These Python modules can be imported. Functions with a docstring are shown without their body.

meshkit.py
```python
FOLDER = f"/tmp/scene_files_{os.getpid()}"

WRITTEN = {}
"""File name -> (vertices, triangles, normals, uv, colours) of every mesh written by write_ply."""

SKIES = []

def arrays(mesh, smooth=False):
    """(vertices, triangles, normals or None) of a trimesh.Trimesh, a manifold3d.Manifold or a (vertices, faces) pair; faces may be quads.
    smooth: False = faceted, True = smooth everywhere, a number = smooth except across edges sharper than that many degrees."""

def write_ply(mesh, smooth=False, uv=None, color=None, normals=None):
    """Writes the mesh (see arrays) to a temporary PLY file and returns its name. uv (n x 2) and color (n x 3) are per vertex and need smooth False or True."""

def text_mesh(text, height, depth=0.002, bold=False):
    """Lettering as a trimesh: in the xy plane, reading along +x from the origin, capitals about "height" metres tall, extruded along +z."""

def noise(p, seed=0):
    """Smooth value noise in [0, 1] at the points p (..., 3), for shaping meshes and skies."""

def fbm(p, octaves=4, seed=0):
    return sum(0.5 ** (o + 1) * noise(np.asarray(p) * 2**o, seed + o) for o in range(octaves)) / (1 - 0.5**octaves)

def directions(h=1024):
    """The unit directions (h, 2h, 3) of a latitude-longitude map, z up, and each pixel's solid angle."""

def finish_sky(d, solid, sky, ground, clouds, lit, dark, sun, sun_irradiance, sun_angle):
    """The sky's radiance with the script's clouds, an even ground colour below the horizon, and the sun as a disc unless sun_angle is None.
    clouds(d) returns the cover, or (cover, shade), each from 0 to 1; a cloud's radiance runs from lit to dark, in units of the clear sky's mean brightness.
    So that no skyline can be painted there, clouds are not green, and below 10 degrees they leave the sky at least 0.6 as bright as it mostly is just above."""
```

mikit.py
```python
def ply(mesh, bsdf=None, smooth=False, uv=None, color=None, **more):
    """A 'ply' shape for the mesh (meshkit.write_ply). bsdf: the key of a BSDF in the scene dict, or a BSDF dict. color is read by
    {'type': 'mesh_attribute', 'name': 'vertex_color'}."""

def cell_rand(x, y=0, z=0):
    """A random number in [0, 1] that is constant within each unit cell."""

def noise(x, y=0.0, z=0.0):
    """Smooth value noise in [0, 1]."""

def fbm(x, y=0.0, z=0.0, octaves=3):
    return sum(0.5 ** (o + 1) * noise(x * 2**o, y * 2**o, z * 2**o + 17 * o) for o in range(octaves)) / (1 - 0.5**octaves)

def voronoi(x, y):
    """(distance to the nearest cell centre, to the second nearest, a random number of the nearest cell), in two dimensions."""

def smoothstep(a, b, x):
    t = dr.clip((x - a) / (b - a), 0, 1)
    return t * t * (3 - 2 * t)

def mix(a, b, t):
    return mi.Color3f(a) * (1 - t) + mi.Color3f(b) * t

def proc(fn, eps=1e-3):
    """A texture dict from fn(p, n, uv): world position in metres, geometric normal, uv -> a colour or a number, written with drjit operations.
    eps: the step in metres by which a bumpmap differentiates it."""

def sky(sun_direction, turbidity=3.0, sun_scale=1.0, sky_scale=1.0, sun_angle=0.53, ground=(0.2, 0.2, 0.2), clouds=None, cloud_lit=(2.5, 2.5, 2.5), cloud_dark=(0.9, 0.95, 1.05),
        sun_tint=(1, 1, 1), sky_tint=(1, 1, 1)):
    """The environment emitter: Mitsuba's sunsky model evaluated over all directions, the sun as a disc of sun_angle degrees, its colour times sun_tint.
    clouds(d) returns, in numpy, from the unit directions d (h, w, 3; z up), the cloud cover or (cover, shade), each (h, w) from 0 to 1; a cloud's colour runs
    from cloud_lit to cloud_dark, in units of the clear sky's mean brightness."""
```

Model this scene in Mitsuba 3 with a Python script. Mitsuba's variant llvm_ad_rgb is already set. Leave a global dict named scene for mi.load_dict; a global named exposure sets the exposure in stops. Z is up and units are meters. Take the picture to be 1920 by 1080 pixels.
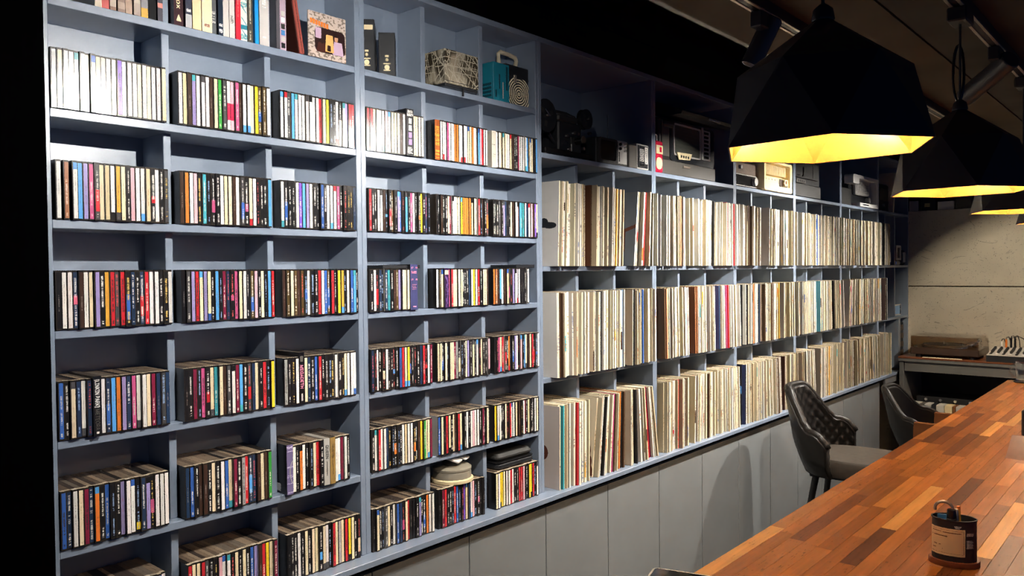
import math, random
import numpy as np, trimesh, manifold3d as m3
import drjit as dr, mitsuba as mi
import mikit, meshkit
from mikit import noise, fbm, cell_rand, smoothstep, mix
from shapely.geometry import Polygon, Point, box as sbox
from shapely import affinity

T = mi.ScalarTransform4f
scene, labels = {}, {}
rng = random.Random(7)
PI = math.pi

# ------------------------------------------------------------------ camera, light, exposure
exposure = 4.92                                                     # the lamps are set dim and the picture is exposed long
DIM = 1 / 32.0
EYE = np.array([0.0, -1.77937692, 1.6])
YAW, PITCH, ROLL = math.radians(48.64762418), math.radians(-1.26335379), math.radians(-0.56329802)
FOC = 1458.378
fw = np.array([math.sin(YAW) * math.cos(PITCH), math.cos(YAW) * math.cos(PITCH), math.sin(PITCH)])
rt = np.array([math.cos(YAW), -math.sin(YAW), 0.0])
up = np.cross(rt, fw)
up2 = -rt * math.sin(ROLL) + up * math.cos(ROLL)
scene['camera'] = {'type': 'perspective', 'fov_axis': 'x', 'fov': math.degrees(2 * math.atan(960 / FOC)), 'near_clip': 0.05, 'far_clip': 60.0,
                   'to_world': T().look_at(origin=EYE.tolist(), target=(EYE + fw).tolist(), up=up2.tolist())}
# added faint bluish fill for the shadows, enters where the room is left unbuilt
scene['ambient_fill'] = {'type': 'constant', 'radiance': {'type': 'rgb', 'value': [x * DIM for x in (0.010, 0.028, 0.082)]}}
SPOT_RGB = (1.0, 0.93, 0.84)
# (x, y, z of the mouth), aim point, intensity, half angle
RACK_SPOTS = [((0.98, -0.99, 2.165), (1.12, 0.0, 1.72), 6.1, 57, 27), ((2.04, -0.86, 2.155), (1.75, 0.0, 1.25), 7.4, 50, 24),
              ((3.15, -0.90, 2.165), (3.15, 0.0, 1.33), 13.5, 46, 25), ((4.55, -0.90, 2.165), (4.25, 0.0, 1.34), 14.0, 49, 24),
              ((5.9, -0.90, 2.165), (5.4, 0.0, 1.25), 7.5, 50, 24)]
BULB_RGB = (1.0, 0.74, 0.48)
BULB_POWER = 500.0
LAMPS_X = [1.351, 2.37, 3.39, 4.41, 5.43]
LAMP_Y, LAMP_Z = -1.30, 1.80

# ------------------------------------------------------------------ helpers
def rgb(v): return {'type': 'rgb', 'value': [float(x) for x in v]}
def srgb(r, g, b):
    return tuple((c / 255 / 12.92 if c / 255 <= 0.04045 else ((c / 255 + 0.055) / 1.055) ** 2.4) for c in (r, g, b))
def mat(name, color, rough=0.5, metallic=0.0, spec=0.5, clearcoat=0.0, two=True, bump=None, **kw):
    b = {'type': 'principled', 'base_color': color if isinstance(color, dict) else rgb(color), 'roughness': rough, 'metallic': metallic, 'specular': spec}
    if clearcoat: b['clearcoat'] = clearcoat; b['clearcoat_gloss'] = 0.9
    b.update(kw)
    if bump is not None: b = {'type': 'bumpmap', 'arbitrary': bump[0], 'bsdf': b, 'scale': bump[1]}
    if two: b = {'type': 'twosided', 'bsdf': b}
    scene[name] = b
    return name

used = {}
def numbered(key):
    n = used.get(key, 0); used[key] = n + 1
    return key if n == 0 else f'{key}_{n:03d}'
def part(name, mesh, bsdf, parent, smooth=False, label=None, **kw):
    key = numbered(f'{parent}__{name}')
    scene[key] = mikit.ply(mesh, bsdf, smooth=smooth, **kw)
    if label: labels[key] = {'label': label}
    return key
def thing(name, label, cat, group=None, kind=None):
    key = numbered(name)
    labels[key] = {'label': label, 'category': cat}
    if group: labels[key]['group'] = group
    if kind: labels[key]['kind'] = kind
    return key
def solo(name, mesh, bsdf, label, cat, group=None, kind=None, smooth=False, **kw):
    key = thing(name, label, cat, group, kind)
    scene[key] = mikit.ply(mesh, bsdf, smooth=smooth, **kw)
    return key
def struct(name, mesh, bsdf, label=None, smooth=False, **kw):
    scene[name] = mikit.ply(mesh, bsdf, smooth=smooth, **kw)
    labels[name] = {'kind': 'structure'}
    if label: labels[name]['label'] = label
    return name

def bx(x0, x1, y0, y1, z0, z1):
    m = trimesh.creation.box(extents=(x1 - x0, y1 - y0, z1 - z0))
    m.apply_translation(((x0 + x1) / 2, (y0 + y1) / 2, (z0 + z1) / 2))
    return m
def rbx(x0, x1, y0, y1, z0, z1, r=0.003):
    """box with chamfered edges"""
    r = min(r, (x1 - x0) / 2.01, (y1 - y0) / 2.01, (z1 - z0) / 2.01)
    P = []
    for a, b, c in ((0, r, r), (r, 0, r), (r, r, 0)):
        for x in (x0 + a, x1 - a):
            for y in (y0 + b, y1 - b):
                for z in (z0 + c, z1 - c): P.append((x, y, z))
    return trimesh.convex.convex_hull(np.array(P))
def cyl(p0, p1, r, n=20, r1=None):
    p0, p1 = np.array(p0, float), np.array(p1, float)
    d = p1 - p0; L = np.linalg.norm(d); r1 = r if r1 is None else r1
    a = np.arange(n) * 2 * PI / n
    c = np.stack([np.cos(a), np.sin(a)], 1)
    v = np.vstack([np.c_[c * r, np.zeros(n)], np.c_[c * r1, np.full(n, L)], [[0, 0, 0], [0, 0, L]]])
    i = np.arange(n); j = (i + 1) % n
    f = np.vstack([np.c_[i, j, j + n], np.c_[i, j + n, i + n], np.c_[j, i, i * 0 + 2 * n], np.c_[i + n, j + n, i * 0 + 2 * n + 1]])
    m = trimesh.Trimesh(v, f, process=False)
    m.apply_transform(trimesh.geometry.align_vectors([0, 0, 1], d / L)); m.apply_translation(p0)
    return m
def tube(pts, r, n=10):
    pts = np.array(pts, float)
    t = np.gradient(pts, axis=0); t /= np.linalg.norm(t, axis=1, keepdims=True)
    ref = np.array([0.123, 0.31, 0.94]) if abs(t[0] @ [0.123, 0.31, 0.94]) < 0.95 else np.array([1.0, 0, 0])
    a = np.cross(t, ref); a /= np.linalg.norm(a, axis=1, keepdims=True); b = np.cross(t, a)
    an = np.arange(n) * 2 * PI / n
    rr = np.broadcast_to(np.asarray(r, float), (len(pts),))
    v = pts[:, None] + rr[:, None, None] * (np.cos(an)[None, :, None] * a[:, None] + np.sin(an)[None, :, None] * b[:, None])
    f = []
    for i in range(len(pts) - 1):
        for j in range(n):
            k = (j + 1) % n
            f += [[i * n + j, i * n + k, (i + 1) * n + k], [i * n + j, (i + 1) * n + k, (i + 1) * n + j]]
    v = np.vstack([v.reshape(-1, 3), pts[0], pts[-1]]); N = len(pts) * n
    for j in range(n):
        k = (j + 1) % n
        f += [[k, j, N], [N - n + j, N - n + k, N + 1]]
    m = trimesh.Trimesh(v, np.array(f), process=False)
    if m.volume < 0: m.invert()
    return m
def lathe(prof, n=40, at=(0, 0, 0), sx=1.0, sy=1.0):
    """profile [(r, z)...] turned about z"""
    prof = np.array(prof, float); a = np.arange(n) * 2 * PI / n; k = len(prof)
    v = np.stack([prof[:, 0][None] * np.cos(a)[:, None] * sx, prof[:, 0][None] * np.sin(a)[:, None] * sy, np.broadcast_to(prof[:, 1], (n, k))], -1).reshape(-1, 3)
    f = []
    for i in range(n):
        j = (i + 1) % n
        for q in range(k - 1):
            f += [[i * k + q, j * k + q, j * k + q + 1], [i * k + q, j * k + q + 1, i * k + q + 1]]
    m = trimesh.Trimesh(v, np.array(f), process=True)
    m.update_faces(m.nondegenerate_faces()); m.remove_unreferenced_vertices()
    if m.volume < 0: m.invert()
    m.apply_translation(at)
    return m
def prism(poly, depth, axis='y', at=0.0):
    """2-D polygon in (x, z) pushed along y from at to at + depth, or (y, z) along x, or (x, y) along z"""
    p = poly if hasattr(poly, 'exterior') else Polygon(poly)
    m = trimesh.creation.extrude_polygon(p, depth, engine='earcut')
    v = m.vertices.copy()
    if axis == 'y': m.vertices = np.c_[v[:, 0], at + v[:, 2], v[:, 1]]; m.invert() if m.volume < 0 else None
    elif axis == 'x': m.vertices = np.c_[at + v[:, 2], v[:, 0], v[:, 1]]
    else: m.vertices = np.c_[v[:, 0], v[:, 1], at + v[:, 2]]
    if m.volume < 0: m.invert()
    return m
def rrect(x0, x1, z0, z1, r, n=6):
    return sbox(x0 + r, z0 + r, x1 - r, z1 - r).buffer(r, quad_segs=n)
def cat(*ms): return trimesh.util.concatenate([m for m in ms if m is not None])
def turn(m, deg, axis=(0, 0, 1), at=(0, 0, 0)):
    m = m.copy(); m.apply_transform(trimesh.transformations.rotation_matrix(math.radians(deg), axis, at)); return m
def move(m, d): m = m.copy(); m.apply_translation(d); return m
def words(text, height, depth, bold, origin, xdir, updir, fit=None):
    """lettering lying on a face: reads along xdir, letters stand along updir"""
    m = meshkit.text_mesh(text, height, depth, bold)
    v = m.vertices.copy()
    w = v[:, 0].max()
    if fit: v[:, 0] *= fit / w
    xd, ud = np.array(xdir, float), np.array(updir, float); nd = np.cross(xd, ud)
    m.vertices = np.array(origin) + v[:, :1] * xd + v[:, 1:2] * ud + v[:, 2:] * nd
    return m

# ------------------------------------------------------------------ printed spines: one table of colours read by a texture
PR = []                                                              # rows of bg(3) fg(3) block(3) t0 t1 halfwidth density b0 b1 seed wear
def pid(bg, fg=(0.8, 0.8, 0.8), t=(2, 2), hw=0.3, dens=0.3, blk=(0, 0, 0), b=(2, 2), wear=0.0, t2=(2, 2)):
    PR.append([*bg, *fg, *blk, t[0], t[1], hw, dens, b[0], b[1], rng.random() * 900, wear, t2[0], t2[1], 0.0])
    return len(PR) - 1
SOLID = {}
def solid(c):
    c = tuple(round(x, 4) for x in c)
    if c not in SOLID: SOLID[c] = pid(c)
    return SOLID[c]
PRINT_TABLE = {}
def printed(p, n, uv):
    if 'v' not in PRINT_TABLE: PRINT_TABLE['v'] = mi.Float(np.array(PR, np.float32).ravel())
    tab = PRINT_TABLE['v']; W = 20
    fi = dr.floor(uv.x); u = uv.x - fi; v = uv.y
    i = mi.UInt32(dr.clip(fi, 0, len(PR) - 1)) * W
    g = lambda k: dr.gather(mi.Float, tab, i + k)
    c = mi.Color3f(g(0), g(1), g(2))
    seed, wear = g(15), g(16)
    worn = smoothstep(0.0, 0.25, noise(v * 34, seed, u * 2.0) - (1 - wear))
    c = dr.lerp(c, mi.Color3f(0.62, 0.56, 0.45), worn)
    c = dr.select((v > g(13)) & (v < g(14)), mi.Color3f(g(6), g(7), g(8)), c)
    s = v * 62
    ink = (((v > g(9)) & (v < g(10))) | ((v > g(17)) & (v < g(18)))) & (dr.abs(u - 0.5) < g(11)) & (cell_rand(s, seed, 3) > g(12)) & (s - dr.floor(s) > 0.16)
    ink &= cell_rand(s * 3, dr.floor(u * 7), seed) > 0.22
    return dr.select(ink & (v >= 0), mi.Color3f(g(3), g(4), g(5)), c)

class MB:
    """collects printed boxes (24 vertices each, uv = id + u, v)"""
    def __init__(self): self.v, self.f, self.uv, self.n = [], [], [], 0
    def quad(self, P, i, v0=-1.0, v1=-1.0):
        self.v += P; k = self.n
        self.uv += [(i + 0.02, v0), (i + 0.98, v0), (i + 0.98, v1), (i + 0.02, v1)]
        self.f += [(k, k + 1, k + 2), (k, k + 2, k + 3)]; self.n += 4
    def box(self, x0, x1, y0, y1, z0, z1, front, side, top, tilt=0.0, strip=None, right=None, back=True):
        q = self.n
        right = side if right is None else right
        self.quad([(x0, y0, z0), (x1, y0, z0), (x1, y0, z1), (x0, y0, z1)], front, 0, 1)
        self.quad([(x0, y1, z0), (x0, y0, z0), (x0, y0, z1), (x0, y1, z1)], side, 0, 1)
        self.quad([(x1, y0, z0), (x1, y1, z0), (x1, y1, z1), (x1, y0, z1)], right, 0, 1)
        if strip:
            ys = y0 + strip[0]
            self.quad([(x0, y0, z1), (x1, y0, z1), (x1, ys, z1), (x0, ys, z1)], strip[1])
            self.quad([(x0, ys, z1), (x1, ys, z1), (x1, y1, z1), (x0, y1, z1)], top)
        else:
            self.quad([(x0, y0, z1), (x1, y0, z1), (x1, y1, z1), (x0, y1, z1)], top)
        self.quad([(x1, y0, z0), (x0, y0, z0), (x0, y1, z0), (x1, y1, z0)], side)
        self.quad([(x1, y1, z0), (x0, y1, z0), (x0, y1, z1), (x1, y1, z1)], side)
        if tilt:
            a = math.radians(tilt); c, s = math.cos(a), math.sin(a); xp = x0 if tilt < 0 else x1
            for k in range(q, self.n):
                x, y, z = self.v[k]; dx, dz = x - xp, z - z0
                self.v[k] = (xp + dx * c + dz * s, y, z0 - dx * s + dz * c)
    def mesh(self): return trimesh.Trimesh(np.array(self.v, float), np.array(self.f), process=False)
    def kw(self): return {'uv': np.array(self.uv, float)}

# ------------------------------------------------------------------ materials
def paint_fn(c, k=0.06):
    return mikit.proc(lambda p, n, uv: mi.Color3f(c) * (1 - k + 2 * k * fbm(p.x * 9, p.y * 9, p.z * 9)))
mat('rack_paint', paint_fn((0.20, 0.252, 0.335)), 0.34, spec=0.8)
mat('door_paint', paint_fn((0.20, 0.215, 0.22)), 0.42, spec=0.45)
mat('print_gloss', mikit.proc(printed), 0.22, spec=0.36)
mat('print_matte', mikit.proc(printed), 0.50, spec=0.25)
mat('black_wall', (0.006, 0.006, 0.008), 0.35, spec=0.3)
mat('black_panel', (0.0004, 0.0004, 0.0005), 0.9, spec=0.01)
mat('black_matte', (0.010, 0.010, 0.012), 0.55, spec=0.35)
mat('black_gloss', (0.008, 0.008, 0.009), 0.18, spec=0.5)
mat('black_satin', (0.016, 0.018, 0.022), 0.40, spec=0.4)
mat('grey_plastic', (0.105, 0.10, 0.09), 0.42)
mat('dark_grey_plastic', (0.030, 0.030, 0.029), 0.42)
mat('light_grey_plastic', (0.48, 0.47, 0.45), 0.4)
mat('cream_plastic', (0.74, 0.64, 0.40), 0.35)
mat('white_plastic', (0.78, 0.77, 0.74), 0.35)
mat('tan_plastic', (0.72, 0.60, 0.38), 0.4)
mat('red_plastic', (0.55, 0.015, 0.05), 0.35)
mat('orange_plastic', (0.75, 0.20, 0.03), 0.4)
mat('chrome', (0.75, 0.75, 0.76), 0.16, metallic=1.0)
mat('brass', (0.62, 0.48, 0.25), 0.3, metallic=1.0)
mat('screen_glass', (0.006, 0.006, 0.007), 0.08, spec=0.6)
mat('dial_glass', (0.075, 0.082, 0.07), 0.25)
mat('brown_wood', mikit.proc(lambda p, n, uv: mix((0.16, 0.06, 0.02), (0.25, 0.10, 0.035), fbm(p.x * 14, p.y * 14, p.z * 5))), 0.4)
mat('cocoa_wood', mikit.proc(lambda p, n, uv: mix((0.11, 0.035, 0.015), (0.18, 0.06, 0.025), fbm(p.x * 30, p.y * 90, p.z * 90))), 0.35)
mat('leather', mikit.proc(lambda p, n, uv: mi.Color3f(0.009, 0.0082, 0.0075) * (0.8 + 0.4 * fbm(p.x * 60, p.y * 60, p.z * 60))), 0.42, spec=0.3)
mat('gold', (0.27, 0.10, 0.018), 0.30, spec=0.5)
mat('shade_black', (0.018, 0.018, 0.022), 0.5, spec=0.4)
mat('warm_metal', (0.42, 0.36, 0.30), 0.35, metallic=0.6)

def concrete(p, n, uv):
    base = 0.86 + 0.28 * fbm(p.x * 5, p.y * 5, p.z * 5)
    strand = noise(p.y * 55 + 30 * noise(p.y * 6, p.z * 6), p.z * 160 + 25 * noise(p.y * 5, p.z * 5, 7.0), p.x * 55)
    pit = noise(p.y * 130, p.z * 150, 3.0)
    c = mi.Color3f(0.56, 0.52, 0.43) * base
    c *= 1 - 0.42 * smoothstep(0.84, 0.95, strand)
    return c * (1 - 0.6 * smoothstep(0.90, 0.97, pit))
mat('concrete_panel', mikit.proc(concrete), 0.7, spec=0.2,
    bump=(mikit.proc(lambda p, n, uv: noise(p.y * 70 + 20 * noise(p.y * 6, p.z * 6), p.z * 170, p.x * 70), eps=2e-3), 0.003))
mat('ceiling_paint', mikit.proc(lambda p, n, uv: mi.Color3f(0.058, 0.042, 0.025) * (0.75 + 0.5 * fbm(p.x * 7, p.y * 7, p.z * 7))), 0.75, spec=0.15)
mat('ceiling_dark', mikit.proc(lambda p, n, uv: mi.Color3f(0.042, 0.036, 0.028) * (0.7 + 0.6 * fbm(p.x * 9, p.y * 9, p.z * 9))), 0.75, spec=0.15)
mat('floor_dark', mikit.proc(lambda p, n, uv: mi.Color3f(0.055, 0.047, 0.04) * (0.7 + 0.6 * fbm(p.x * 6, p.y * 6))), 0.45)

# ------------------------------------------------------------------ the room
WX = 6.965                                                           # the end wall
struct('floor', bx(-1.6, WX + 0.3, -3.4, 0.6, -0.06, 0.0), 'floor_dark')
struct('wall_back', bx(-1.6, WX + 0.3, 0.44, 0.56, 0.0, 2.9), 'black_wall')
struct('wall_left', bx(-1.6, 0.5635, -0.035, 0.42, 0.0, 2.9), 'black_panel', 'glossy black wall panel to the left of the rack')
# end wall: big rough panels with open joints, lower than the ceiling
for (y0, y1, z0, z1) in ((-0.806, 0.42, 0.0, 1.438), (-0.806, 0.42, 1.446, 2.055)):
    k = numbered('wall_end__panel'); scene[k] = mikit.ply(rbx(WX, WX + 0.03, y0, y1, z0, z1, 0.002), 'concrete_panel')
struct('wall_end', bx(WX + 0.031, WX + 0.30, -3.4, 0.43, 0.0, 2.05), 'ceiling_dark')
for (z0, z1) in ((0.0, 1.438), (1.446, 2.055)):
    k = numbered('wall_end__panel'); scene[k] = mikit.ply(rbx(WX, WX + 0.03, -2.6, -0.812, z0, z1, 0.002), 'concrete_panel')
struct('wall_upper', bx(WX + 0.301, WX + 0.34, -3.4, 0.43, 0.0, 2.9), 'black_wall')
struct('ceiling', cat(bx(-1.6, WX + 0.3, -1.125, -0.70, 2.315, 2.40)), 'ceiling_paint')
struct('ceiling_shade_recess', cat(bx(-1.6, WX + 0.3, -0.699, 0.43, 2.80, 2.88), bx(-1.6, WX + 0.3, -0.699, -0.68, 2.316, 2.7995)), 'black_wall')  # black recess widened into the room, stands in for the ceiling fading into dark
struct('ceiling_slab', bx(-1.6, WX + 0.3, -3.4, -1.129, 2.318, 2.40), 'ceiling_dark')

# ------------------------------------------------------------------ the shelf wall
LEDGE = 0.792
S = [2.178 - 0.231 * i for i in range(7)]                            # tops of the compact disc shelves; S[6] is the ledge
L = [2.027, 1.6150, 1.2065, LEDGE]                                   # tops of the record shelves
TH = 0.0184
TOP0, TOP1 = 2.422, 2.441
CDX = [(0.565, 0.583, 1.363, 1.3798), (1.3802, 1.397, 2.159, 2.1748)]
LPX = [(2.1752, 2.191, 2.948, 2.9643), (2.9647, 2.981, 3.741, 3.7573), (3.7577, 3.774, 4.530, 4.5473),
       (4.5477, 4.565, 5.322, 5.3398), (5.3402, 5.358, 6.127, 6.1458), (6.1462, 6.165, 6.940, 6.960)]
DIV = 0.018
def cells(x0, x1):
    w = (x1 - x0 - 2 * DIV) / 3
    return [(x0 + k * (w + DIV), x0 + k * (w + DIV) + w) for k in range(3)]
nth = ['first', 'second', 'third', 'fourth', 'fifth', 'sixth']
def rack(xo0, x0, x1, xo1, tops, depth, label, group, skip_low=False):
    t = thing('shelf_rack' if depth < 0.2 else 'record_rack', label, 'shelf', group)
    g = 0.0002
    for a, b in ((xo0, x0), (x1, xo1)):
        part('side_panel', rbx(a, b, 0, depth, LEDGE + g, TOP0, 0.0012), 'rack_paint', t)
    part('top_board', rbx(xo0, xo1, -0.001, depth, TOP0 + g, TOP1, 0.0012), 'rack_paint', t)
    part('back_panel', bx(xo0, xo1, depth + g, depth + 0.012, LEDGE + g, TOP1), 'rack_paint', t)
    for z in tops: part('shelf_board', rbx(x0 + g, x1 - g, 0, depth, z - TH, z, 0.0012), 'rack_paint', t)
    lo = list(tops) + [LEDGE]
    his = ([TOP0] + [z - TH for z in tops]) if depth < 0.2 else [z - TH for z in tops]
    los = lo if depth < 0.2 else lo[1:]
    cs = cells(x0, x1)
    for r, (zb, zt) in enumerate(zip(los, his)):
        for k in range(2):
            if skip_low and r == 2 and k == 1:
                part('side_panel', rbx(cs[k][1], cs[k][1] + 0.055, 0.0, depth, zb + g, zt - g, 0.0012), 'rack_paint', t); continue
            part('divider', rbx(cs[k][1], cs[k][1] + DIV, 0.03, depth, zb + g, zt - g, 0.0012), 'rack_paint', t)
    return t
rack(*CDX[0], S[:6], 0.140, 'blue-grey wall rack full of CDs, leftmost, beside the black wall', 'blue-grey shelf racks')
rack(*CDX[1], S[:6], 0.140, 'blue-grey CD rack with box sets and a spiral case on its top row', 'blue-grey shelf racks')
LPL = ['blue-grey record rack nearest the CDs, with a film projector on top', 'blue-grey record rack with the big open-lidded portable radio in its top cubby',
       'blue-grey record rack holding the bright cream radio', 'blue-grey record rack between the cream radio and the white-framed radio',
       'blue-grey record rack with the white-framed radio in its top cubby', 'blue-grey record rack at the far end against the concrete wall']
for k, x in enumerate(LPX): rack(*x, L[:3], 0.380, LPL[k], 'blue-grey record racks', k == 5)

lg = thing('ledge', 'long blue-grey ledge board carrying the racks above the cabinet doors', 'ledge')
part('board', rbx(0.565, 6.56, -0.055, 0.40, LEDGE - TH, LEDGE, 0.0015), 'rack_paint', lg)
part('apron', rbx(6.17, 6.56, -0.045, -0.03, 0.722, LEDGE - TH - 0.0004, 0.001), 'door_paint', lg)

DOORX = [1.778 + 0.3945 * k for k in range(-3, 12)]
for k in range(len(DOORX) - 1):
    a, b = DOORX[k], DOORX[k + 1]
    if b > 6.2: break
    where = f'{["leftmost", "second", "third", "fourth", "fifth", "sixth", "seventh", "eighth", "ninth", "tenth", "eleventh", "twelfth", "thirteenth", "fourteenth"][k]}' + (' of the row' if k == 0 else ' from the left') + ' under the racks'
    t = thing('base_cabinet', 'plain grey base cabinet with a flat handleless door, ' + where, 'cabinet', 'grey base cabinets')
    part('carcass', bx(a + 0.0006, b - 0.0006, -0.0006, 0.39, 0.0, 0.705), 'black_satin', t)
    part('door', rbx(a + 0.0017, b - 0.0017, -0.020, -0.0012, 0.06, 0.744, 0.0014), 'door_paint', t)
solo('recess_strip', bx(0.565, 6.16, 0.012, 0.03, 0.7055, LEDGE - TH - 0.001), 'black_matte', 'black recessed strip between the ledge and the cabinet doors', 'trim')

# ------------------------------------------------------------------ compact discs
COL = {'w': (0.80, 0.78, 0.74), 'c': (0.80, 0.69, 0.46), 's': (0.66, 0.54, 0.34), 'g': (0.36, 0.36, 0.35), 'l': (0.62, 0.62, 0.62), 'k': (0.012, 0.012, 0.014), 'K': (0.014, 0.014, 0.016),
       'G': (0.07, 0.07, 0.075), 'd': (0.02, 0.04, 0.09), 'D': (0.022, 0.04, 0.085), 'b': (0.04, 0.12, 0.42), 'u': (0.10, 0.36, 0.75), 't': (0.06, 0.36, 0.42), 'p': (0.20, 0.09, 0.55),
       'v': (0.33, 0.28, 0.55), 'm': (0.55, 0.10, 0.24), 'i': (0.78, 0.46, 0.52), 'r': (0.55, 0.03, 0.04), 'o': (0.72, 0.20, 0.04), 'y': (0.85, 0.62, 0.04), 'n': (0.05, 0.33, 0.06),
       'e': (0.40, 0.17, 0.08), 'x': (0.055, 0.030, 0.022), 'a': (0.70, 0.38, 0.06), 'A': (0.10, 0.065, 0.025), 'h': (0.20, 0.02, 0.05)}
CNAME = {'w': 'white', 'c': 'cream', 's': 'tan', 'g': 'grey', 'l': 'silver-grey', 'k': 'plain black', 'K': 'lettered black', 'G': 'charcoal', 'd': 'dark navy', 'D': 'lettered navy', 'b': 'blue',
         'u': 'sky-blue', 't': 'teal', 'p': 'purple', 'v': 'lavender', 'm': 'magenta', 'i': 'pink', 'r': 'red', 'o': 'orange', 'y': 'yellow', 'n': 'green', 'e': 'brown', 'x': 'dark brown',
         'a': 'amber', 'A': 'brown-black', 'h': 'maroon'}
DARK = set('kKGdDbxAhprme')
def jit(c, k=0.12): 
    f = 1 + rng.uniform(-k, k); return tuple(min(0.9, max(0.003, x * f * (1 + rng.uniform(-0.03, 0.03)))) for x in c)
def spine_id(ch):
    c = jit(COL[ch])
    kw = {}
    if ch in 'KGDA':
        fg = rng.choice([(0.78, 0.76, 0.7)] * 6 + [(0.7, 0.5, 0.15), (0.6, 0.1, 0.1), (0.3, 0.45, 0.7)])
        a = rng.uniform(0.30, 0.55)
        kw = dict(fg=fg, t=(a, rng.uniform(0.86, 0.97)), hw=rng.uniform(0.15, 0.27), dens=rng.uniform(0.12, 0.4), t2=(0.04, rng.uniform(0.1, a - 0.08)))
        if rng.random() < 0.2: kw.update(blk=jit(COL[rng.choice('rcbuom')]), b=(rng.uniform(0.1, 0.4), rng.uniform(0.42, 0.6)))
    elif ch in 'wcsliyovua':
        fg = rng.choice([(0.10, 0.08, 0.08)] * 4 + [(0.45, 0.08, 0.06), (0.12, 0.12, 0.3)])
        a = rng.uniform(0.2, 0.5)
        kw = dict(fg=tuple(0.55 * x + 0.35 * y for x, y in zip(fg, c)), t=(a, a + rng.uniform(0.2, 0.45)), hw=rng.uniform(0.06, 0.14), dens=rng.uniform(0.3, 0.6), t2=(0.03, 0.06))
        if rng.random() < 0.22: kw.update(blk=jit(COL[rng.choice('kruGbt')]), b=((0.88, 1.0) if rng.random() < 0.5 else (0.0, 0.14)))
    elif ch in 'kxd':
        kw = dict(fg=(0.22, 0.2, 0.18), t=(0.3, 0.6), hw=0.12, dens=0.3)
    else:
        kw = dict(fg=rng.choice([(0.75, 0.7, 0.62), (0.05, 0.04, 0.04)]), t=(0.25, rng.uniform(0.5, 0.9)), hw=0.2, dens=0.2, t2=(0.04, 0.1))
    return pid(c, **kw)
CASE = [solid(x) for x in ((0.012, 0.011, 0.011), (0.02, 0.018, 0.016), (0.03, 0.025, 0.02))]
CASE_CLEAR = [solid(x) for x in ((0.34, 0.33, 0.31), (0.28, 0.26, 0.23))]
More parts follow.
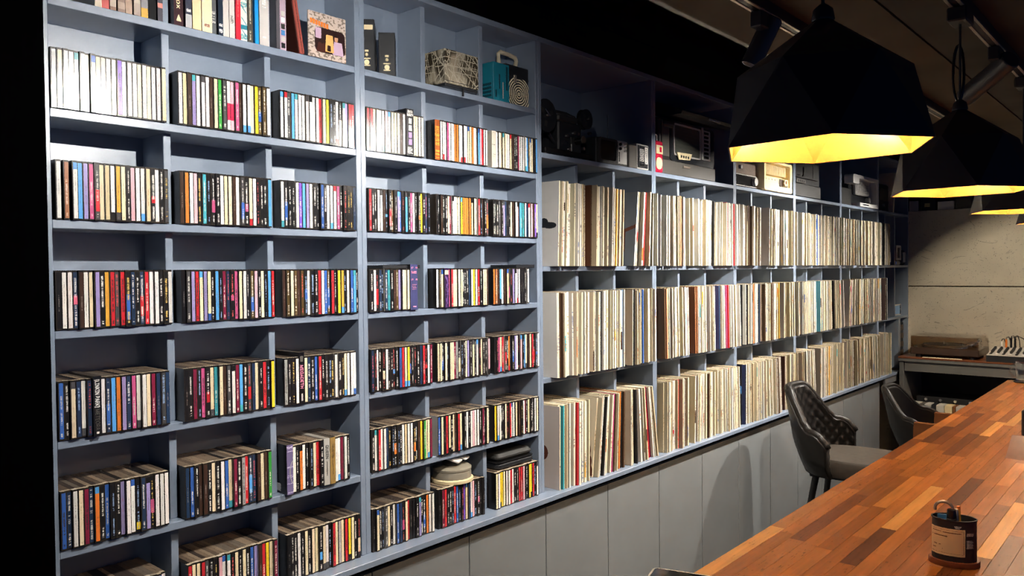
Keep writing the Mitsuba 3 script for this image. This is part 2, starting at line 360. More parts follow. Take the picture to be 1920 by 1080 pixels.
TOPS = [solid(x) for x in ((0.16, 0.12, 0.085), (0.10, 0.075, 0.055), (0.045, 0.035, 0.03), (0.22, 0.17, 0.12), (0.015, 0.013, 0.012), (0.12, 0.10, 0.08))]
STRIPS = [solid(x) for x in ((0.52, 0.45, 0.33), (0.44, 0.37, 0.27), (0.58, 0.52, 0.42), (0.36, 0.30, 0.22))]
CDH, CDD = 0.1245, 0.1405

CD1 = {  # first rack: rows from the top, three columns
 1: ['lclwlwccscwwpwlwcwcllc', 'lsxvwwwxcnGRimxwwcyAAw', 'lwGuwwwwwwwrcyKKwKwvrr'], 2: ['weluvmGcswacKiwwsKwKG', 'xowiKtKKKwccxwGKcwKKKu', 'wKKKwpuvwKKbKwwwmKKKKd'],
 3: ['kwwDxwcvKarGrKDKDrwwKKl', 'kGvrcvcKuKhDKmcwKAiKcKur', 'xAcAxAKwKKrwbArKyaKwbuK'], 4: ['bKcDwD!wDuovDmwwchdGd', 'kKhKmKctcxGwhuKGdcKrKy', 'gKKw#cDKbrKKKKlKKcwww'],
 5: ['bDwchDoKbKKvwwKDvKwww', 'dbKxxKcKwbchKgrDDxcxn', '%wKowKKcrK$&wwhwK'], 6: ['cckwxcskwcksxcwkcccl', 'rccrGKKiwwKcKcKbvxrych', 'kKKwKcKccKcwKrcgcrycKK']}
CD2 = {
 1: ['rrccwwiwcccxw@ccll', '*lllmwlloowlwwccowluirlw', '+wlcccwwsxKKhwllwuGwcku'], 2: ['rKKwwxKKAKvbKuKmwKKyKDK', 'kKxKKshwwccyooooscgrKxKG', 'KKKGKvdkKcxwiuttwdwixpc'],
 3: ['KwKDKDtKxAvccc~', 'wAc^mrccwcKKKdwywrKccx', 'oexuwxsKKvwllkkKw'], 4: ['DKwKKwKKKKbrcyKKKKdrKwh', 'scKcKcchgKKKcvKcKlKcKKi', 'kKmcrKKokKvwKiKucxcrKGw'],
 5: ['KwrwwdKKKKKwswwKKxyncch', 'bckrcKcxrckKwKwiwwKhKcK', 'ywwKKcKrwwcxxKwhKcKGwck'], 6: ['kcKKGcKwbdKcrkkKvKKoww', 'khrKKKrbKKpcdwiKKkk', 'cwyycwwrwKKrrikKyyrKw']}
SPECIAL = {'!': 0.0175, '#': 0.0165, '%': 0.019, '$': 0.019, '&': 0.017, '@': 0.029, '*': 0.021, '+': 0.022, '~': 0.029, '^': 0.019, 'R': 0.0104}
order_word = ['first', 'second', 'third', 'fourth', 'fifth', 'sixth', 'seventh', 'eighth', 'ninth', 'tenth', 'eleventh', 'twelfth', 'thirteenth', 'fourteenth', 'fifteenth', 'sixteenth', 'seventeenth',
              'eighteenth', 'nineteenth', 'twentieth', 'twenty-first', 'twenty-second', 'twenty-third', 'twenty-fourth', 'twenty-fifth', 'twenty-sixth', 'twenty-seventh', 'twenty-eighth', 'twenty-ninth', 'thirtieth',
              'thirty-first', 'thirty-second', 'thirty-third', 'thirty-fourth', 'thirty-fifth', 'thirty-sixth', 'thirty-seventh', 'thirty-eighth', 'thirty-ninth', 'fortieth', 'forty-first', 'forty-second',
              'forty-third', 'forty-fourth', 'forty-fifth', 'forty-sixth', 'forty-seventh', 'forty-eighth', 'forty-ninth', 'fiftieth']
cd_count = 0
rest = MB()
cds_left = []
def box_set(ch, x0, x1, z, y0):
    """the thick sets that stand between the CD cases"""
    h, d = CDH, CDD
    kk = lambda c: solid(c)
    black, white = kk((0.010, 0.010, 0.012)), kk((0.75, 0.72, 0.66))
    spec = {'!': (0.129, kk((0.010, 0.011, 0.014)), 'black CD slipcase with white brushed lettering among navy spines on the rack', 'box set'),
            '#': (0.136, kk((0.008, 0.008, 0.010)), 'tall black CD box with pink spiky lettering and a skull patch', 'box set'),
            '%': (0.130, pid((0.16, 0.13, 0.26), fg=(0.55, 0.5, 0.7), t=(0.0, 1.0), hw=0.5, dens=0.8), 'thick purple-grey CD box with a black side and a pale arc on its spine', 'box set'),
            '$': (0.127, kk((0.42, 0.41, 0.38)), 'thick silver-grey CD box with dark ornate lettering, beside a gold one', 'box set'),
            '&': (0.127, kk((0.30, 0.19, 0.06)), 'thick gold CD box beside the silver-grey one', 'box set'),
            '@': (0.139, black, 'black upright box set with white lettering over a strip of photographs', 'box set'),
            '*': (0.124, pid((0.38, 0.09, 0.02), fg=(0.85, 0.38, 0.05), t=(0.35, 0.85), hw=0.42, dens=0.35, t2=(0.05, 0.25)), 'orange and brown flame-patterned CD box in the second rack', 'box set'),
            '+': (0.123, pid((0.60, 0.56, 0.47), fg=(0.2, 0.18, 0.15), t=(0.9, 0.95), hw=0.4, dens=0.2, t2=(0.3, 0.31)), 'cream CD box with a thin ruled label beside white spines', 'box set'),
            '~': (0.137, kk((0.060, 0.065, 0.17)), 'tall slate-blue box set with pink lettering on the middle shelf of the second rack', 'box set'),
            '^': (0.125, kk((0.03, 0.015, 0.05)), 'black CD box scrawled with violet lines under a small white barcode label', 'box set')}[ch]
    h, f, lab, c = spec
    t = thing('box_set', lab, c)
    m = MB(); m.box(x0, x1, y0, y0 + d, z, z + h, f, black if ch not in '$&+' else f, kk((0.30, 0.28, 0.25)) if ch in '$+' else kk((0.06, 0.05, 0.04)))
    part('box', m.mesh(), 'print_gloss', t, **m.kw())
    yf = y0 - 0.0001; w = x1 - x0; D = 0.0004; xc = (x0 + x1) / 2
    across, down = ((1, 0, 0), (0, 0, 1)), ((0, 0, -1), (1, 0, 0))
    def wd(text, ht, x, zz, dirs, b, fit=None, bold=True): part('lettering', words(text, ht, D, bold, (x, yf, zz), dirs[0], dirs[1], fit), b, t)
    def patch(a0, a1, b0, b1, b, nm='print_patch'): part(nm, bx(a0, a1, yf - D, yf, b0, b1), b, t)
    if ch == '!':
        wd('[LINKIN PARK]', w * 0.5, x0 + w * 0.25, z + h * 0.95, down, 'white_plastic', h * 0.47)
        wd('METEORA', w * 0.5, x0 + w * 0.25, z + h * 0.46, down, 'grey_plastic', h * 0.36, False)
        patch(xc - w * 0.16, xc + w * 0.16, z + h * 0.04, z + h * 0.075, 'white_plastic')
    elif ch == '#':
        wd('MEGADETH', w * 0.6, x0 + w * 0.2, z + h * 0.76, down, 'pink_print', h * 0.46)
        patch(xc - w * 0.28, xc + w * 0.28, z + h * 0.82, z + h * 0.93, 'grey_plastic', 'skull_patch'); patch(xc - w * 0.15, xc + w * 0.15, z + h * 0.06, z + h * 0.2, 'light_grey_plastic')
    elif ch == '%':
        a = np.linspace(-1.1, 1.1, 14)
        part('arc', tube([(x1 + w * 0.25 - w * 0.75 * math.cos(q), yf, z + h * 0.44 + h * 0.25 * math.sin(q)) for q in a], 0.0009, 6), 'light_grey_plastic', t)
        part('side_label', bx(x0 - 0.0006, x0 - 0.0001, y0 + 0.03, y0 + 0.12, z + 0.006, z + 0.026), 'light_grey_plastic', t)
    elif ch in '$&':
        wd('QUEEN', w * 0.5, x0 + w * 0.28, z + h * 0.86, down, 'dark_grey_plastic' if ch == '$' else 'brass', h * 0.3)
        patch(xc - w * 0.05, xc + w * 0.05, z + h * 0.2, z + h * 0.5, 'dark_grey_plastic' if ch == '$' else 'brass')
    elif ch == '@':
        wd('BLACK', 0.0075, x0 + w * 0.14, z + h * 0.915, across, 'white_plastic', w * 0.72); wd('SABBATH', 0.0075, x0 + w * 0.08, z + h * 0.845, across, 'white_plastic', w * 0.84)
        for k, c2 in enumerate(('light_grey_plastic', 'white_plastic', 'violet_print', 'violet_print')):
            patch(xc - w * 0.2, xc + w * 0.22, z + h * (0.68 - 0.15 * k), z + h * (0.80 - 0.15 * k), c2, 'photo')
        for k in range(5): patch(x0 + w * 0.14, x0 + w * rng.uniform(0.6, 0.88), z + h * (0.165 - 0.03 * k), z + h * (0.18 - 0.03 * k), 'white_plastic', 'small_print')
    elif ch == '+':
        for q in (0.62, 0.36): patch(x0 + w * 0.1, x0 + w * 0.9, z + h * q, z + h * (q + 0.006), 'dark_grey_plastic')
    elif ch == '~':
        wd('STAGES', 0.0068, x0 + w * 0.14, z + h * 0.80, across, 'pink_print', w * 0.74)
        wd('67', 0.005, x0 + w * 0.12, z + h * 0.91, across, 'pink_print'); wd('68', 0.005, x0 + w * 0.7, z + h * 0.91, across, 'pink_print')
        wd('69', 0.005, x0 + w * 0.12, z + h * 0.65, across, 'pink_print'); wd('70', 0.005, x0 + w * 0.7, z + h * 0.65, across, 'pink_print')
        for k in range(4): patch(x0 + w * 0.25, x0 + w * (0.86 - 0.08 * (k % 2)), z + h * (0.55 - 0.033 * k), z + h * (0.557 - 0.033 * k), 'pink_print', 'small_print')
        patch(x0 + w * 0.34, x0 + w * 0.8, z + h * 0.06, z + h * 0.085, 'pink_print', 'small_print')
    elif ch == '^':
        patch(x0 + w * 0.06, x0 + w * 0.9, z + h * 0.84, z + h * 0.95, 'cream_plastic', 'barcode_label')
        r2 = random.Random(3)
        for k in range(9):
            zz = z + h * (0.78 - 0.085 * k)
            part('scrawl', tube([(x0 + w * r2.uniform(0.08, 0.9), yf, zz + r2.uniform(-0.012, 0.012)) for _ in range(5)], 0.0005, 4), 'violet_print', t)
mat('pink_print', (0.80, 0.28, 0.42), 0.4); mat('violet_print', (0.36, 0.20, 0.62), 0.4)

rows_word = {1: 'top', 2: 'second', 3: 'third', 4: 'fourth', 5: 'fifth', 6: 'bottom'}
col_word = ['left', 'middle', 'right']
individual = []
def cd_rows(table, x, first):
    for r, cols in table.items():
        z = S[r] + 0.0004
        for k, seq in enumerate(cols):
            c0, c1 = cells(x[1], x[2])[k]
            sp = sum(SPECIAL.get(ch, 0.0) for ch in seq if ch in SPECIAL and ch != 'R')
            n = sum(1 for ch in seq if ch not in SPECIAL or ch == 'R')
            th = min(0.0108, (c1 - c0 - 0.004 - sp) / n)
            slack = c1 - c0 - 0.003 - sp - n * th
            xx = c0 + 0.002
            for q, ch in enumerate(seq):
                y0 = 0.1393 - CDD - rng.uniform(0.001, 0.008)
                if ch in SPECIAL and ch != 'R':
                    w = SPECIAL[ch]; box_set(ch, xx + 0.0002, xx + w - 0.0002, z, y0 - 0.004); xx += w; continue
                if slack > 0.004 and q < 3 and first and r == 2 and k == 0: xx += 0.0045; slack -= 0.0045
                chd = 'w' if ch == 'R' else ch
                a, b = xx + 0.0002, xx + th - 0.0002; xx += th
                item = (chd, a, b, y0, z, r, k, q, ch == 'R')
                (individual if first and r <= 5 else cds_left).append(item)
cd_rows(CD1, CDX[0], True); cd_rows(CD2, CDX[1], False)
individual.sort(key=lambda i: i[1])
cds_left += individual[300:]; individual = individual[:300]
STICK = {(5, 0, 14): ((0.85, 0.60, 0.02), 0.03, 0.17), (1, 1, 12): ((0.55, 0.03, 0.08), 0.2, 0.55), (3, 0, 3): ((0.75, 0.16, 0.25), 0.42, 0.58)}
def cd_ids(ch, redblock=False):
    s = spine_id(ch)
    if redblock: PR[s][6:9] = [0.5, 0.03, 0.08]; PR[s][13:15] = [0.2, 0.55]
    clear = rng.random() < 0.18
    return s, (rng.choice(CASE_CLEAR) if clear else rng.choice(CASE)), rng.choice(TOPS), rng.choice(STRIPS)
x0_is_first = lambda a: a < 1.37
def cd_boxes(item, mc, ms):
    ch, a, b, y0, z, r, k, q, R = item
    s, c, tp, st = cd_ids(ch, R)
    if x0_is_first(a) and (r, k, q) in STICK:
        col, b0, b1 = STICK[(r, k, q)]; PR[s][6:9] = list(col); PR[s][13:15] = [b0, b1]
    mc.box(a, b, y0, y0 + CDD, z, z + CDH, c if c in CASE else CASE[1], c, tp, strip=(0.011, st))
    ms.box(a + (b - a) * 0.20, b - (b - a) * 0.04, y0 - 0.0005, y0 + 0.0002, z + 0.0032, z + CDH - 0.0040, s, s, s)
for it in sorted(individual, key=lambda i: (i[5], i[1])):
    ch, a, b, y0, z, r, k, q, R = it
    t = thing('cd_case', f'CD case with {CNAME[ch]} spine, {order_word[q]} in {rows_word[r]} CD row, {col_word[k]} column, leftmost rack', 'CD case', 'CD cases standing in the leftmost rack')
    mc, ms = MB(), MB(); cd_boxes(it, mc, ms)
    part('case', mc.mesh(), 'print_gloss', t, **mc.kw()); part('spine', ms.mesh(), 'print_gloss', t, **ms.kw())
mb = MB()
for it in cds_left: cd_boxes(it, mb, mb)
solo('cd_cases', mb.mesh(), 'print_gloss', 'hundreds of further CD cases packed in the second rack and the lowest rows', 'CD cases', kind='stuff', **mb.kw())

# ------------------------------------------------------------------ long playing records
LPH, LPD = 0.313, 0.315
CREAMS = 'ccccwwwwlcscccwlscwcwcwcx'
LCOL = {**COL, 'c': (0.78, 0.69, 0.49), 's': (0.66, 0.54, 0.35), 'w': (0.82, 0.78, 0.68), 'l': (0.64, 0.60, 0.52), 'x': (0.10, 0.055, 0.03)}
LEDGES = [solid(c) for c in ((0.60, 0.52, 0.36), (0.52, 0.44, 0.30), (0.66, 0.58, 0.43), (0.42, 0.34, 0.22))]
def lp_id(ch):
    c = jit(LCOL[ch], 0.16)
    kw = dict(wear=rng.uniform(0.1, 0.42) if ch in 'cwsl' else rng.uniform(0.0, 0.25))
    if ch in 'cwsl':
        f = rng.choice([(0.25, 0.16, 0.10), (0.12, 0.1, 0.1), (0.45, 0.12, 0.07), (0.15, 0.2, 0.35), (0.4, 0.3, 0.12)])
        a = rng.uniform(0.05, 0.6)
        kw.update(fg=f, t=(a, a + rng.uniform(0.1, 0.35)), hw=0.45, dens=rng.uniform(0.35, 0.75))
        if rng.random() < 0.16: kw.update(blk=jit(COL[rng.choice('rbotaxx')], 0.3), b=(lambda q: (q, q + rng.uniform(0.05, 0.25)))(rng.uniform(0, 0.8)))
    return pid(c, **kw)
# (rack, row, cell): start gap, end fraction, tilt at start, tilt at end, cover of the first sleeve, accents {fraction: colour}
LPC = {
 (0, 1, 0): (0.040, 1.0, 2.5, 0.5, (0.50, 0.49, 0.47), {0.3: 'w', 0.38: 'l', 0.9: 'x'}), (0, 1, 1): (0.004, 1.0, 1.5, 2.5, (0.10, 0.04, 0.02), {0.02: 'x', 0.08: 'e', 0.72: 'a', 0.8: 'o', 0.9: 'k'}),
 (0, 1, 2): (0.045, 1.0, 6.0, 0.5, (0.30, 0.33, 0.34), {0.3: 'r', 0.36: 'r', 0.6: 'G', 0.75: 'g'}),
 (1, 1, 0): (0.004, 1.0, 0.5, 0.0, (0.35, 0.3, 0.28), {0.62: 'e', 0.68: 'h'}), (1, 1, 1): (0.004, 1.0, 0.0, 1.5, (0.6, 0.5, 0.3), {0.3: 'y', 0.9: 'k'}), (1, 1, 2): (0.006, 1.0, 1.5, -1.0, (0.6, 0.55, 0.4), {0.05: 'k', 0.3: 'r', 0.36: 'r', 0.55: 'u', 0.6: 'b', 0.7: 'r'}),
 (2, 1, 0): (0.006, 1.0, 0.0, 1.0, (0.5, 0.45, 0.35), {0.4: 'x', 0.6: 'l', 0.75: 'l'}), (2, 1, 1): (0.030, 1.0, 2.0, 0.5, (0.40, 0.36, 0.34), {0.02: 'k', 0.4: 'x'}), (2, 1, 2): (0.006, 1.0, 0.0, 0.0, (0.5, 0.45, 0.35), {}),
 (3, 1, 0): (0.006, 1.0, 0.5, 0.0, (0.5, 0.45, 0.35), {0.5: 'c'}), (3, 1, 1): (0.006, 1.0, 0.0, 1.0, (0.03, 0.10, 0.45), {0.1: 'b', 0.14: 'b', 0.18: 'b', 0.6: 'i'}), (3, 1, 2): (0.006, 1.0, 0.0, 1.0, (0.5, 0.45, 0.35), {0.3: 'h', 0.7: 't'}),
 (4, 1, 0): (0.006, 1.0, 2.0, -2.0, (0.5, 0.45, 0.35), {0.5: 'e'}), (4, 1, 1): (0.040, 1.0, -1.0, 0.0, (0.42, 0.40, 0.34), {0.1: 'l'}), (4, 1, 2): (0.006, 1.0, 0.0, 0.0, (0.4, 0.4, 0.36), {0.2: 'l', 0.5: 'k', 0.7: 'k'}),
 (5, 1, 0): (0.006, 0.6, 0.0, 0.0, (0.02, 0.02, 0.02), {0.1: 'k', 0.3: 'l', 0.45: 'l', 0.6: 'g'}),
 (0, 2, 0): (0.040, 1.0, 0.0, 0.8, (0.62, 0.60, 0.56), {0.55: 'n', 0.75: 'i'}), (0, 2, 1): (0.004, 1.0, 0.8, 0.5, (0.6, 0.5, 0.35), {0.1: 'b', 0.2: 'k', 0.25: 'k', 0.9: 'u'}), (0, 2, 2): (0.004, 1.0, 0.5, -0.5, (0.5, 0.4, 0.3), {0.03: 'k', 0.1: 'h', 0.4: 'b'}),
 (1, 2, 0): (0.006, 1.0, -0.5, -2.0, (0.12, 0.07, 0.04), {0.02: 'x', 0.06: 'e', 0.3: 'w', 0.9: 'i'}), (1, 2, 1): (0.030, 1.0, -0.5, -1.5, (0.16, 0.06, 0.03), {0.02: 'e', 0.05: 'e', 0.4: 'w'}), (1, 2, 2): (0.020, 1.0, -1.0, -2.5, (0.05, 0.05, 0.12), {0.02: 'd', 0.07: 'd', 0.3: 'm', 0.35: 'r'}),
 (2, 2, 0): (0.020, 1.0, 0.0, 0.0, (0.01, 0.01, 0.01), {0.02: 'k', 0.06: 'k', 0.1: 'k', 0.45: 'o', 0.5: 'o', 0.8: 'D'}), (2, 2, 1): (0.006, 1.0, 0.0, -0.5, (0.5, 0.4, 0.3), {0.1: 'l', 0.7: 'e', 0.85: 'a'}), (2, 2, 2): (0.006, 1.0, 0.0, -2.0, (0.4, 0.35, 0.3), {0.1: 'k', 0.2: 'k', 0.85: 'v'}),
 (3, 2, 0): (0.006, 1.0, -0.5, -1.5, (0.1, 0.05, 0.04), {0.05: 'd', 0.1: 'x', 0.4: 'w'}), (3, 2, 1): (0.006, 1.0, -1.0, -1.0, (0.10, 0.30, 0.36), {0.1: 't', 0.14: 't', 0.18: 't', 0.22: 't', 0.7: 'v'}), (3, 2, 2): (0.006, 1.0, -3.0, -4.0, (0.5, 0.4, 0.3), {0.1: 'k', 0.6: 'k', 0.7: 'k', 0.8: 'k', 0.9: 'k'}),
 (4, 2, 0): (0.020, 1.0, 5.0, 0.0, (0.5, 0.42, 0.34), {0.1: 'i', 0.4: 'i'}), (4, 2, 1): (0.006, 1.0, 0.0, -1.5, (0.5, 0.42, 0.3), {0.4: 'e', 0.5: 'x'}), (4, 2, 2): (0.006, 1.0, 0.0, -2.0, (0.5, 0.42, 0.3), {0.5: 'k', 0.8: 'e'}),
 (5, 2, 0): (0.006, 0.45, 0.0, -1.0, (0.1, 0.06, 0.05), {0.1: 'k', 0.3: 'h', 0.6: 'g'}),
 (0, 3, 0): (0.050, 1.0, 0.5, 0.8, (0.48, 0.42, 0.38), {0.1: 't', 0.5: 'r', 0.7: 'd'}), (0, 3, 1): (0.012, 1.0, 7.0, 1.5, (0.60, 0.52, 0.37), {0.2: 'k', 0.3: 'k', 0.5: 'm', 0.62: 'k', 0.8: 'o', 0.9: 'k'}), (0, 3, 2): (0.004, 0.97, 0.0, -9.0, (0.5, 0.4, 0.3), {0.15: 'k', 0.25: 'k', 0.5: 'G', 0.7: 'r', 0.75: 'h'}),
 (1, 3, 0): (0.012, 1.0, 1.0, 1.0, (0.50, 0.42, 0.26), {0.5: 'r', 0.7: 'w'}), (1, 3, 1): (0.006, 1.0, 2.0, 0.0, (0.6, 0.5, 0.3), {0.1: 'r', 0.3: 's', 0.6: 'i'}), (1, 3, 2): (0.006, 1.0, 0.0, -2.0, (0.6, 0.5, 0.3), {0.5: 'r', 0.75: 'x', 0.85: 'D'}),
 (2, 3, 0): (0.030, 1.0, 0.5, -0.5, (0.03, 0.04, 0.10), {0.02: 'k', 0.3: 's'}), (2, 3, 1): (0.006, 1.0, -1.5, -4.5, (0.5, 0.4, 0.28), {0.3: 'l'}), (2, 3, 2): (0.040, 1.0, 0.0, -0.5, (0.05, 0.02, 0.015), {0.02: 'x', 0.3: 'i', 0.5: 'e'}),
 (3, 3, 0): (0.006, 1.0, -1.0, -5.0, (0.4, 0.3, 0.2), {0.05: 'x', 0.3: 's'}), (3, 3, 1): (0.040, 1.0, 0.5, 0.0, (0.16, 0.13, 0.10), {0.3: 'w', 0.7: 'a'}), (3, 3, 2): (0.006, 1.0, 2.0, 0.0, (0.5, 0.4, 0.3), {0.4: 'w', 0.5: 'w'}),
 (4, 3, 0): (0.006, 1.0, 0.0, -3.0, (0.5, 0.4, 0.3), {0.6: 'c'}), (4, 3, 1): (0.006, 1.0, -2.0, -5.0, (0.35, 0.25, 0.15), {0.2: 's', 0.3: 's'}), (4, 3, 2): (0.006, 1.0, -5.0, -2.0, (0.5, 0.42, 0.28), {0.4: 't', 0.9: 'a'}),
 (5, 3, 0): (0.006, 0.7, 0.0, -1.0, (0.5, 0.42, 0.3), {0.2: 's', 0.5: 'i', 0.6: 'e'})}
lps = []
for (b, r, k), (gap, frac, t0, t1, cover, acc) in LPC.items():
    c0, c1 = cells(LPX[b][1], LPX[b][2])[k]
    z = L[r] + 0.0004
    lean = lambda t: LPH * math.sin(math.radians(t))
    xa = c0 + gap + max(0.0, -lean(t0)); xb = c0 + (c1 - c0) * frac - 0.004 - max(0.0, lean(t1))
    if t1 < -4: xb = c0 + (c1 - c0) * frac - 0.004
    xx, q, acc = xa, 0, sorted(acc.items())
    first = True
    while True:
        w = rng.choice([0.0042, 0.0052, 0.0062, 0.0072, 0.0085, 0.011])
        fr = (xx - xa) / (xb - xa)
        ch = rng.choice(CREAMS)
        if acc and fr >= acc[0][0] - 0.02: ch = acc.pop(0)[1]; w = max(w, 0.008)
        if xx + w > xb: break
        tilt = round((t0 + (t1 - t0) * fr) / 0.8) * 0.8
        if not first and tilt < last_tilt: xx += LPH * math.radians(last_tilt - tilt) + 0.0012
        last_tilt = tilt
        if xx + w > xb: break
        lps.append((b, r, k, q, ch, xx + 0.0003, xx + w - 0.0003, tilt, cover if first else None, z))
        xx += w + 0.0002; q += 1; first = False
def lp_box(it, m):
    b, r, k, q, ch, x0, x1, tilt, cover, z = it
    s = lp_id(ch)
    y0 = rng.uniform(-0.040, -0.014) if rng.random() < 0.85 else rng.uniform(-0.05, -0.03)
    y0 += 0.35 - LPD - 0.035
    h = LPH - rng.uniform(0, 0.006)
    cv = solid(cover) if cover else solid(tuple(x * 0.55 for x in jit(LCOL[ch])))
    e = rng.choice(LEDGES)
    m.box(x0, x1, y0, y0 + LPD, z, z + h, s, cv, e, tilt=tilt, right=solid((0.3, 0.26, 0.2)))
    return y0
lps.sort(key=lambda i: (i[0], 0 if i[0] == 0 else i[5]))
near, far = lps[:300], lps[300:]
LNAME = {**CNAME, 'k': 'black', 'w': 'white', 'c': 'cream', 's': 'tan', 'l': 'pale grey', 'x': 'dark brown', 'G': 'charcoal', 'D': 'navy', 'd': 'navy'}
ART = []
for it in near:
    b, r, k, q, ch, x0, x1, tilt, cover, z = it
    m = MB(); y0 = lp_box(it, m)
    t = solo('record_sleeve', m.mesh(), 'print_matte', f'record sleeve with {LNAME[ch]} spine, {order_word[q]} in {col_word[k]} cubby, {["top", "middle", "bottom"][r - 1]} row, {"nearest" if b == 0 else "second"} record rack',
             'record', 'record sleeves in the nearest record racks', **m.kw())
    ART.append((it, t, y0))
def art(t, it, y0, polys):
    # flat print on the left cover of a sleeve: polygons in (distance from the front edge, height), with their bsdf
    b, r, k, q, ch, x0, x1, tilt, cover, z = it
    for pts, bs in polys:
        m = prism([(y0 + a, z + h) for a, h in pts], 0.0005, 'x', x0 - 0.0007)
        if tilt: m = turn(m, tilt, (0, 1, 0), (x1 if tilt > 0 else x0, 0, z))
        part('cover_print', m, bs, t)
blob = lambda cx, cz, rx, rz, n=14: [(cx + rx * math.cos(a), cz + rz * math.sin(a)) for a in np.linspace(0, 2 * PI, n, endpoint=False)]
mat('sepia_print', (0.085, 0.025, 0.014), 0.5); mat('roof_print', (0.30, 0.09, 0.04), 0.5); mat('shade_print', (0.40, 0.34, 0.23), 0.5)
for it, t, y0 in ART:
    b, r, k, q = it[:4]
    if b == 0 and q == 0 and (r, k) == (1, 0): art(t, it, y0, [(blob(0.040, 0.150, 0.030, 0.012), 'black_satin'), (blob(0.070, 0.160, 0.022, 0.018), 'black_satin'), ([(0.03, 0.150), (0.012, 0.140), (0.03, 0.144)], 'black_satin')])
    if b == 0 and q == 0 and (r, k) == (1, 2): art(t, it, y0, [([(0.0, 0.175), (0.12, 0.135), (0.12, 0.120), (0.0, 0.160)], 'roof_print'), ([(0.05, 0.06), (0.09, 0.06), (0.09, 0.135), (0.05, 0.148)], 'roof_print')])
    if b == 0 and q == 0 and (r, k) == (3, 0): art(t, it, y0, [(blob(0.085, 0.130, 0.030, 0.030), 'sepia_print'), (blob(0.120, 0.090, 0.045, 0.030), 'sepia_print')])
    if b == 0 and q == 0 and (r, k) == (3, 1): art(t, it, y0, [(blob(0.035, 0.100, 0.022, 0.030), 'sepia_print'), (blob(0.050, 0.060, 0.045, 0.036), 'sepia_print'), (blob(0.110, 0.105, 0.024, 0.030), 'sepia_print'), ([(0.0, 0.004), (0.135, 0.004), (0.13, 0.09), (0.08, 0.075), (0.03, 0.08), (0.0, 0.03)], 'sepia_print'),
                                                    ([(0.08, 0.12), (0.10, 0.30), (0.16, 0.30), (0.16, 0.14)], 'shade_print')])
hero = thing('record_sleeve', 'record sleeve with a night-blue mountain cover and orange strip, bottom row, third record rack', 'record', 'records facing out')
hx = cells(LPX[2][1], LPX[2][2])[0][0] + 0.012
m = MB(); m.box(hx, hx + 0.0045, -0.02, 0.295, LEDGE + 0.0004, LEDGE + 0.3134, solid((0.02, 0.02, 0.03)), solid((0.010, 0.011, 0.018)), LEDGES[1], right=solid((0.02, 0.02, 0.03)))
part('sleeve', m.mesh(), 'print_matte', hero, **m.kw())
HI = (2, 3, 0, 0, 'k', hx, hx + 0.0045, 0, None, LEDGE + 0.0004)
art(hero, HI, -0.02, [([(0.0, 0.16), (0.22, 0.16), (0.22, 0.215), (0.10, 0.22), (0.0, 0.20)], 'blue_print'), ([(0.02, 0.15), (0.10, 0.195), (0.15, 0.17), (0.22, 0.20), (0.22, 0.15)], 'grey_plastic'), ([(0.01, 0.0), (0.055, 0.0), (0.055, 0.085), (0.01, 0.085)], 'orange_plastic')])
labels[hero].pop('group')

mb = MB()
for it in far: lp_box(it, mb)
solo('record_sleeves', mb.mesh(), 'print_matte', 'many more worn cream record sleeves filling the record racks further along the wall', 'records', kind='stuff', **mb.kw())

# ------------------------------------------------------------------ bar counter of joined staves
CT = 1.04
STAVE_PAL = [(0.27, 0.085, 0.018)] * 3 + [(0.31, 0.10, 0.022)] * 3 + [(0.22, 0.064, 0.014)] * 3 + [(0.15, 0.040, 0.010), (0.36, 0.13, 0.030), (0.28, 0.090, 0.020), (0.52, 0.24, 0.065), (0.095, 0.026, 0.008)]
STV = []
def stave_color(p, n, uv):
    if 'w' not in PRINT_TABLE: PRINT_TABLE['w'] = mi.Float(np.array(STV, np.float32).ravel())
    i = mi.UInt32(dr.clip(dr.floor(uv.x), 0, len(STV) - 1)) * 4
    g = lambda k: dr.gather(mi.Float, PRINT_TABLE['w'], i + k)
    gr = fbm(p.x * 9 + g(3) * 50, p.y * 170, g(3) * 90, octaves=3)
    fig = noise(p.x * 16 + g(3) * 31, p.y * 40, g(3) * 77)
    pore = smoothstep(0.80, 0.95, noise(p.x * 60, p.y * 600, g(3) * 40))
    return mi.Color3f(g(0), g(1), g(2)) * (0.72 + 0.42 * gr + 0.22 * fig) * (1 - 0.5 * pore)
mat('stave_wood', mikit.proc(stave_color), 0.34, spec=0.35, clearcoat=0.45)
counter = thing('bar_counter', 'long bar counter of joined reddish-brown hardwood staves at the right', 'bar counter')
r2 = random.Random(21)
CX0, CX1, CY0, CY1 = 0.30, 4.475, -1.770, -1.0868
NR = 22; RW = (CY1 - CY0) / NR
for j in range(NR):
    x = CX0 - r2.uniform(0, 0.25)
    y0, y1 = CY0 + j * RW + 0.00015, CY0 + (j + 1) * RW - 0.00015
    prev = None
    while x < CX1:
        w = r2.uniform(0.24, 0.46)
        a, b = max(x, CX0), min(x + w, CX1)
        if CX1 - b < 0.09: b = CX1
        x = b if b == CX1 else x + w
        if b - a < 0.03: continue
        c = r2.choice(STAVE_PAL); f = r2.uniform(0.88, 1.14)
        STV.append([c[0] * f, c[1] * f * 1.14, c[2] * f * 1.1, r2.random()])
        m = rbx(a + 0.0002, b - 0.0002, y0, y1, CT - 0.038, CT - r2.uniform(0, 0.00025), 0.0004)
        part('stave', m, 'stave_wood', counter, uv=np.c_[np.full(len(m.vertices), len(STV) - 0.5), np.zeros(len(m.vertices))])
part('front_panel', rbx(CX0 + 0.05, CX1 - 0.05, CY0 + 0.30, CY0 + 0.34, 0.0, CT - 0.0385, 0.002), 'black_satin', counter)
part('end_panel', rbx(CX1 - 0.10, CX1 - 0.06, CY0 + 0.05, CY0 + 0.299, 0.0, CT - 0.0385, 0.002), 'black_satin', counter)

